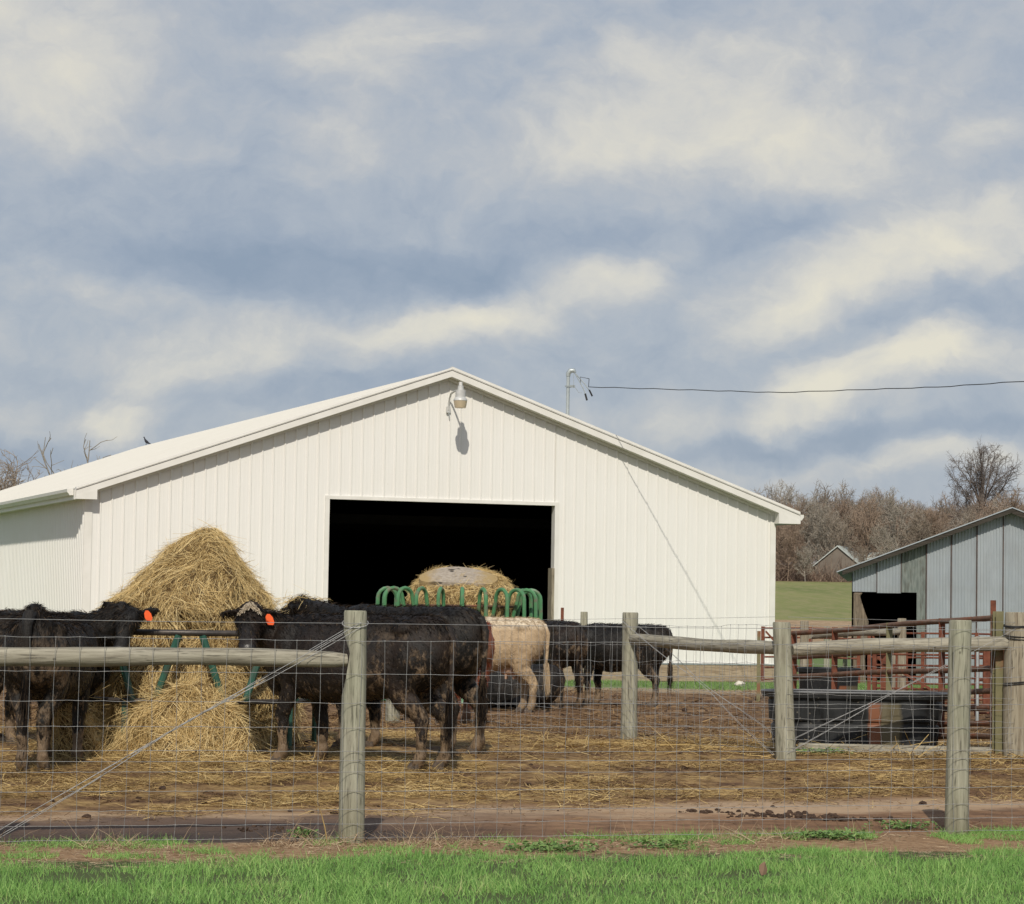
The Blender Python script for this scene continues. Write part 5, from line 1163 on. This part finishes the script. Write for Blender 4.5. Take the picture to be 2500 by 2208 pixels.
tag(strands('dry_grass', np.stack([X, Y, gzn(X, Y)], 1), np.stack([RNG.normal(size=n)*.9, RNG.normal(size=n)*.6, np.abs(RNG.normal(size=n))*.7+.15], 1), RNG.uniform(.05, .17, n), .004, M['drygrass'], None, droop=.35, segs=3, taper=.3, curl=.4), kind='stuff')
X = RNG.uniform(-5, 6.5, 40000); Y = fY(X)+RNG.uniform(-1.5, .1, 40000); k = RNG.random(40000) < vnoise(X, Y, .4, 71); X, Y = X[k], Y[k]; n = len(X)
tag(strands('dead_thatch', np.stack([X, Y, gzn(X, Y)+.004], 1), np.stack([RNG.normal(size=n), RNG.normal(size=n), np.abs(RNG.normal(size=n))*.12], 1), RNG.uniform(.02, .08, n), .0035, M['drygrass'], None, droop=.1, segs=1, flat=True), kind='stuff')
# barn-side grass strip
X = RNG.uniform(-12, 16, 60000); Y = RNG.uniform(49.5, 56, 60000); k = RNG.random(60000) < np.clip((vnoise(X, Y, .8, 81)-.2)*1.5, 0, 1)*np.clip((Y-49.5)/1.5, .1, 1); X, Y = X[k], Y[k]; n = len(X)
tag(strands('grass_strip', np.stack([X, Y, gzn(X, Y)], 1), np.stack([RNG.normal(size=n)*.4, RNG.normal(size=n)*.4, np.ones(n)], 1), RNG.uniform(.04, .11, n), .012, M['weed'], None, droop=.3, segs=1, taper=.2), kind='stuff')
# leafy weeds
def weed(px, py, Yd, n, sp_, label):
    p = at(px, py, Yd); g = float(gzn([p.x], [Yd])[0]); e = empty('leafy_weed', (p.x, Yd, g), 0, label, 'weed', 'weeds along the fence')
    P_ = np.stack([RNG.normal(size=n)*sp_, RNG.normal(size=n)*sp_*.6, RNG.uniform(.005, .05, n)], 1)
    strands('leaves', P_, np.stack([RNG.normal(size=n), RNG.normal(size=n), RNG.uniform(.1, .8, n)], 1), RNG.uniform(.02, .045, n), RNG.uniform(.012, .022, n), M['weed'], e, droop=.3, segs=2, taper=.5, flat=True)
    mb = MB()
    for i in range(7): mb.tube([(0, 0, 0), (frand(-sp_, sp_), frand(-sp_, sp_)*.6, .03)], .003, 4)
    mb.build('stems', M['weed'], e)
weed(1345, 2072, 16.85, 480, .16, 'low broad-leaved weed on the dirt left of centre, just right of the nearest post')
weed(2028, 2042, 18.0, 480, .13, 'leafy green weed on the dirt strip between the two nearest posts')
weed(1620, 2062, 17.2, 300, .16, 'thin green weed patch in the middle of the dirt strip')
weed(2210, 2020, 18.75, 220, .10, 'small green weed just left of the nearest right hand post')
weed(2005, 1838, 24.1, 500, .13, 'green weed growing in front of the timber sleeper')
weed(738, 2035, 17.55, 160, .05, 'tiny green weed on the wet mud left of the nearest post')
# dead stalks leaning on the front fence
ds = empty('dead_stalk', at(800, 2068, 17.0), 0, 'single tall dry weed stalk leaning on the wire left of the nearest post', 'weed')
mb = MB(); mb.tube([(0, 0, 0), (-.02, 0, .12), (-.05, .02, .22), (-.10, .03, .30), (-.13, .03, .36)], [.004, .0035, .003, .0025, .0015], 4); mb.build('stalk', M['litter'], ds)
lf = empty('dry_leaf', at(1862, 2142, 14.9), .4, 'single curled brown leaf lying in the green grass', 'leaf')
lf.location.z = .085; mb = MB(); mb.loft([[(a*.03*w_, b_, c_) for a, c_ in ((-1, 0), (0, .008), (1, 0), (0, -.003))] for b_, w_ in ((-.03, .1), (-.01, .8), (.02, 1), (.045, .5), (.06, .05))]); o = mb.build('blade', M['drygrass'], lf); o.rotation_euler = (1.1, .5, 0)

# ------------------------------------------------------------------ trees
def bare_tree(seed, h, spread, up=1.0, n1=26, n2=9, n3=6, r0=.22, fork=.25, jit=.25, tw=.03, crown0=.3, levels=3):
    r = np.random.default_rng(seed); segs = []
    def unit(v): return v/max(1e-6, np.linalg.norm(v))
    def grow(p, d, L, ra, rb, n, wob):
        pts = [p]; dd = d
        for i in range(n): dd = unit(dd+r.normal(size=3)*wob+np.array([0, 0, .10*up])); pts.append(pts[-1]+dd*L/n)
        for i in range(n): segs.append((pts[i], pts[i+1], ra+(rb-ra)*i/n, ra+(rb-ra)*(i+1)/n))
        return pts
    tp_ = grow(np.zeros(3), np.array([r.normal()*.04, r.normal()*.04, 1.]), h*.50, r0, r0*.6, 8, .06)
    tp_ = np.array(tp_)
    for i in range(n1):
        f = (i+.5)/n1; f0 = crown0+(1-crown0)*f**.8; k = f0*8; a = int(min(7, k)); p = tp_[a]+(tp_[a+1]-tp_[a])*min(1, k-a); az = i*2.4+r.normal()*.4
        el = .30+1.15*f**1.1+r.normal()*.10; d = np.array([math.cos(az)*math.cos(el), math.sin(az)*math.cos(el), math.sin(el)])
        top_ = h*(.97-.05*r.random())-p[2]; L = 1/math.sqrt((math.cos(el)/spread)**2+(math.sin(el)/max(1, top_))**2)*r.uniform(.82, 1.02)
        b_ = grow(p, d, L, max(.05, r0*.50), tw, 6, jit*.42)
        for j in range(n2):
            f2 = .25+.75*((j+r.random())/n2)**.8; k2 = min(5.99, f2*6); a2 = int(k2); p2 = b_[a2]+(b_[a2+1]-b_[a2])*(k2-a2); d2 = unit(unit(b_[a2+1]-b_[a2])+r.normal(size=3)*.62+np.array([0, 0, .15*up])); L2_ = L*r.uniform(.22, .42)*(1.15-.5*f2)
            c_ = grow(p2, d2, L2_, tw*1.3, tw*.8, 3, jit)
            for m_ in range(n3 if levels > 2 else 0):
                k3 = r.integers(0, 3); p3 = c_[k3]+(c_[k3+1]-c_[k3])*r.random(); d3 = unit(unit(c_[k3+1]-c_[k3])+r.normal(size=3)*.7+np.array([0, 0, .12*up])); grow(p3, d3, L2_*r.uniform(.3, .6), tw*.8, tw*.45, 2, jit)
    A = np.array([s[0] for s in segs]); B = np.array([s[1] for s in segs]); ra = np.array([s[2] for s in segs]); rb = np.array([s[3] for s in segs])
    d = B-A; d /= np.maximum(np.linalg.norm(d, axis=1, keepdims=True), 1e-6); q = np.where(np.abs(d[:, 2:3]) > .9, [[1., 0, 0]], [[0, 0, 1.]]); s1 = np.cross(d, q); s1 /= np.linalg.norm(s1, axis=1, keepdims=True); s2 = np.cross(d, s1); V = []
    for P_, R_ in ((A, ra), (B, rb)):
        for k in range(3): t_ = 2*math.pi*k/3; V.append(P_+(s1*math.cos(t_)+s2*math.sin(t_))*R_[:, None])
    V = np.stack(V, 1); b0 = np.arange(len(A))[:, None]*6; F = np.concatenate([b0+np.array([0, 1, 4, 3]), b0+np.array([1, 2, 5, 4]), b0+np.array([2, 0, 3, 5])], 0)
    return V.reshape(-1, 3), F
def bark(name, c1, c2): return simple(name, c1, c2, .22, .9, 0, 0, spec=.1, coord='Object')
M['bark1'] = bark('grey_brown_bark', (.24, .20, .16), (.36, .305, .245)); M['bark2'] = bark('reddish_bark', (.27, .20, .15), (.36, .275, .21)); M['bark3'] = bark('pale_bark', (.30, .265, .22), (.43, .39, .33)); M['bark4'] = bark('dark_bark', (.14, .115, .10), (.21, .18, .16))
def tree_thing(name, V, F, mat, loc, rz, s, label, group=None):
    o = mesh_np(name, V, F, mat); o.location = loc; o.rotation_euler = (0, 0, rz); o.scale = s if isinstance(s, tuple) else (s,)*3; return tag(o, label, 'tree', group)
V, F = bare_tree(5, 21.6, 10.2, .25, 28, 15, 8, .40, tw=.030, crown0=.55, jit=.34)
p = at(2402, 1240, 500); tree_thing('oak_tree', V, F, M['bark4'], (p.x, 500, 10.5), 0, (1, 1, 1.12), 'tall bare spreading tree rising alone above the wood at right')
V, F = bare_tree(9, 9.2, 3.4, .8, 9, 4, 2, .13, tw=.018, crown0=.6, jit=.34)
p = at(190, 1200, 112); tree_thing('dead_tree', V, F, M['bark3'], (p.x, 112, 0), 1.2, 1.0, 'sparse dead tree with upright limbs showing above the white barn roof')
V, F = bare_tree(13, 10.3, 4.4, .5, 18, 11, 6, .17, tw=.018, crown0=.45, jit=.32)
p = at(8, 1200, 150); tree_thing('bare_tree', V, F, M['bark1'], (p.x, 150, .2), 0, (1, 1, .96), 'bare branching tree at the far left edge behind the barn roof')
V, F = bare_tree(17, 9.8, 3.2, .5, 20, 10, 8, .12, tw=.018, crown0=.3, jit=.32)
p = at(112, 1200, 190); tree_thing('bare_tree', V, F, M['bark2'], (p.x, 190, .6), 0, 1.0, 'small reddish bare tree low above the barn roof, right of the left edge tree')
VAR = []
for i, (h, sp_, tw_, mt) in enumerate(((15.5, 4.2, .028, 'bark1'), (15, 3.6, .028, 'bark2'), (16.5, 4.6, .03, 'bark3'), (14, 4.0, .028, 'bark1'), (14.5, 4.6, .03, 'bark2'), (11, 4.2, .028, 'bark3'))):
    VAR.append(bare_tree(100+i, h, sp_, .9, 22, 12, 9, .16, tw=tw_, crown0=.25, jit=.33)+(mt,))
G_ = 'bare trees along the edge of the wood'; protos = []
rnd = random.Random(11); cnt = 0
xs = [x for x in np.arange(30, 118, 2.6)] + [x for x in np.arange(-108, -50, 4.0)]
for x in xs:
    i = rnd.randrange(6); Yt = rnd.uniform(422, 436); s = rnd.uniform(.72, 1.05)
    loc = (x+rnd.uniform(-1, 1), Yt, gz(0, Yt)-.2); lab = 'bare grey brown tree at the front edge of the distant wood'
    pr0 = next((q for q in protos if q[0] == i), None)
    if pr0 is None:
        o = tree_thing('woodland_tree', VAR[i][0], VAR[i][1], M[VAR[i][2]], loc, rnd.uniform(0, 6), s, lab, G_); protos.append((i, o))
    else:
        o = pr0[1].copy(); COL.objects.link(o); o.location = loc; o.rotation_euler = (0, 0, rnd.uniform(0, 6)); o.scale = (s, s, s*rnd.uniform(.9, 1.1))
def mass(name, mat, items):
    Vs = []; Fs = []; b0 = 0
    for (i, x, y, z, a, s, sz) in items:
        V, F = VAR[i][0], VAR[i][1]; c, sn = math.cos(a), math.sin(a); R = np.array([[c, -sn, 0], [sn, c, 0], [0, 0, 1]]); v = (V@R.T)*np.array([s, s, sz])+np.array([x, y, z]); Vs.append(v); Fs.append(F+b0); b0 += len(v)
    tag(mesh_np(name, np.concatenate(Vs), np.concatenate(Fs), mat), kind='stuff')
rnd = random.Random(21)
for mt, rows in (('bark2', (444, 478, 520)), ('bark1', (460, 498, 545)), ('bark3', (452, 530))):
    it = []
    for Yr in rows:
        for x in list(np.arange(22, 132, 4.2)) + list(np.arange(-125, -48, 6.5)):
            s = rnd.uniform(.85, 1.15); it.append((rnd.randrange(5), x+rnd.uniform(-2, 2), Yr+rnd.uniform(-6, 6), gz(0, Yr)-.3, rnd.uniform(0, 6), s*1.05, s*rnd.uniform(.82, .98)))
    mass('distant_wood', M[mt], it)
for x, Yt, s in ((45.5, 415, .55), (54.5, 416, .45), (58, 415, .6), (43, 417, .7)):
    o = protos[int(x) % len(protos)][1].copy(); COL.objects.link(o); o.location = (x, Yt, gz(0, Yt)-.2); o.rotation_euler = (0, 0, x); o.scale = (s,)*3; o['label'] = 'small bare tree standing in front of the half hidden house at the wood'
# underbrush at the foot of the wood
n = 26000; X = np.concatenate([RNG.uniform(24, 125, n), RNG.uniform(-120, -50, n//3)]); Y = RNG.uniform(417, 440, len(X)); n = len(X)
tag(strands('underbrush', np.stack([X, Y, smooth_interp(Y)], 1), np.stack([RNG.normal(size=n)*.45, RNG.normal(size=n)*.45, np.ones(n)], 1), RNG.uniform(.8, 4.2, n), .07, tinted('brush_stems', [(0, (.12, .08, .06)), (.5, (.22, .15, .115)), (1, (.33, .26, .19))], .9), None, droop=.1, segs=2, taper=.4, curl=.2), kind='stuff')
# distant pale roofed building in the wood
p = at(2036, 1337, 426); zb = gz(0, 426); bx = p.x; fh = empty('distant_building', (bx, 421, zb-.3), -.35, 'pale roofed grey house half hidden behind bare trees at the edge of the wood', 'house')
M['farwall'] = simple('far_wall', (.17, .145, .12), (.21, .18, .15), .8, .9, 0, 0); M['farroof'] = simple('far_roof', (.38, .42, .40), (.52, .55, .52), .4, .6, 0, 0)
H_ = p.z-zb+.3; hw_ = 3.6; eh = H_-2.9
mb = MB(); mb.loft([[(-hw_, yy, 0), (hw_, yy, 0), (hw_, yy, eh), (0, yy, H_-.1), (-hw_, yy, eh)] for yy in (0, 9)]); mb.build('wall', M['farwall'], fh)
mb = MB(); mb.hexa([(-hw_-.3, -.3, eh-.25), (0, -.3, H_), (0, 9.3, H_), (-hw_-.3, 9.3, eh-.25), (-hw_-.3, -.3, eh-.05), (0, -.3, H_+.2), (0, 9.3, H_+.2), (-hw_-.3, 9.3, eh-.05)])
mb.hexa([(.001, -.3, H_), (hw_+.3, -.3, eh-.25), (hw_+.3, 9.3, eh-.25), (.001, 9.3, H_), (.001, -.3, H_+.2), (hw_+.3, -.3, eh-.05), (hw_+.3, 9.3, eh-.05), (.001, 9.3, H_+.2)]); mb.build('roof', M['farroof'], fh)
f2_ = empty('distant_wing', (bx+4.6, 423, zb-.3), -.12, 'low wing with a pale grey roof right of the half hidden house in the wood', 'house')
mb = MB(); mb.hexa([(0, 0, 0), (9, 0, 0), (9, 6, 0), (0, 6, 0), (0, 0, eh-.9), (9, 0, eh-.9), (9, 6, eh-.9), (0, 6, eh-.9)]); mb.build('wall', M['farwall'], f2_)
mb = MB(); mb.hexa([(-.3, -.4, eh-.89), (9.3, -.4, eh-.89), (9.3, 3, H_-.9), (-.3, 3, H_-.9), (-.3, -.4, eh-.7), (9.3, -.4, eh-.7), (9.3, 3, H_-.7), (-.3, 3, H_-.7)]); mb.hexa([(-.3, 3.001, H_-.9), (9.3, 3.001, H_-.9), (9.3, 6.4, eh-.89), (-.3, 6.4, eh-.89), (-.3, 3.001, H_-.7), (9.3, 3.001, H_-.7), (9.3, 6.4, eh-.7), (-.3, 6.4, eh-.7)]); mb.build('roof', M['farroof'], f2_)
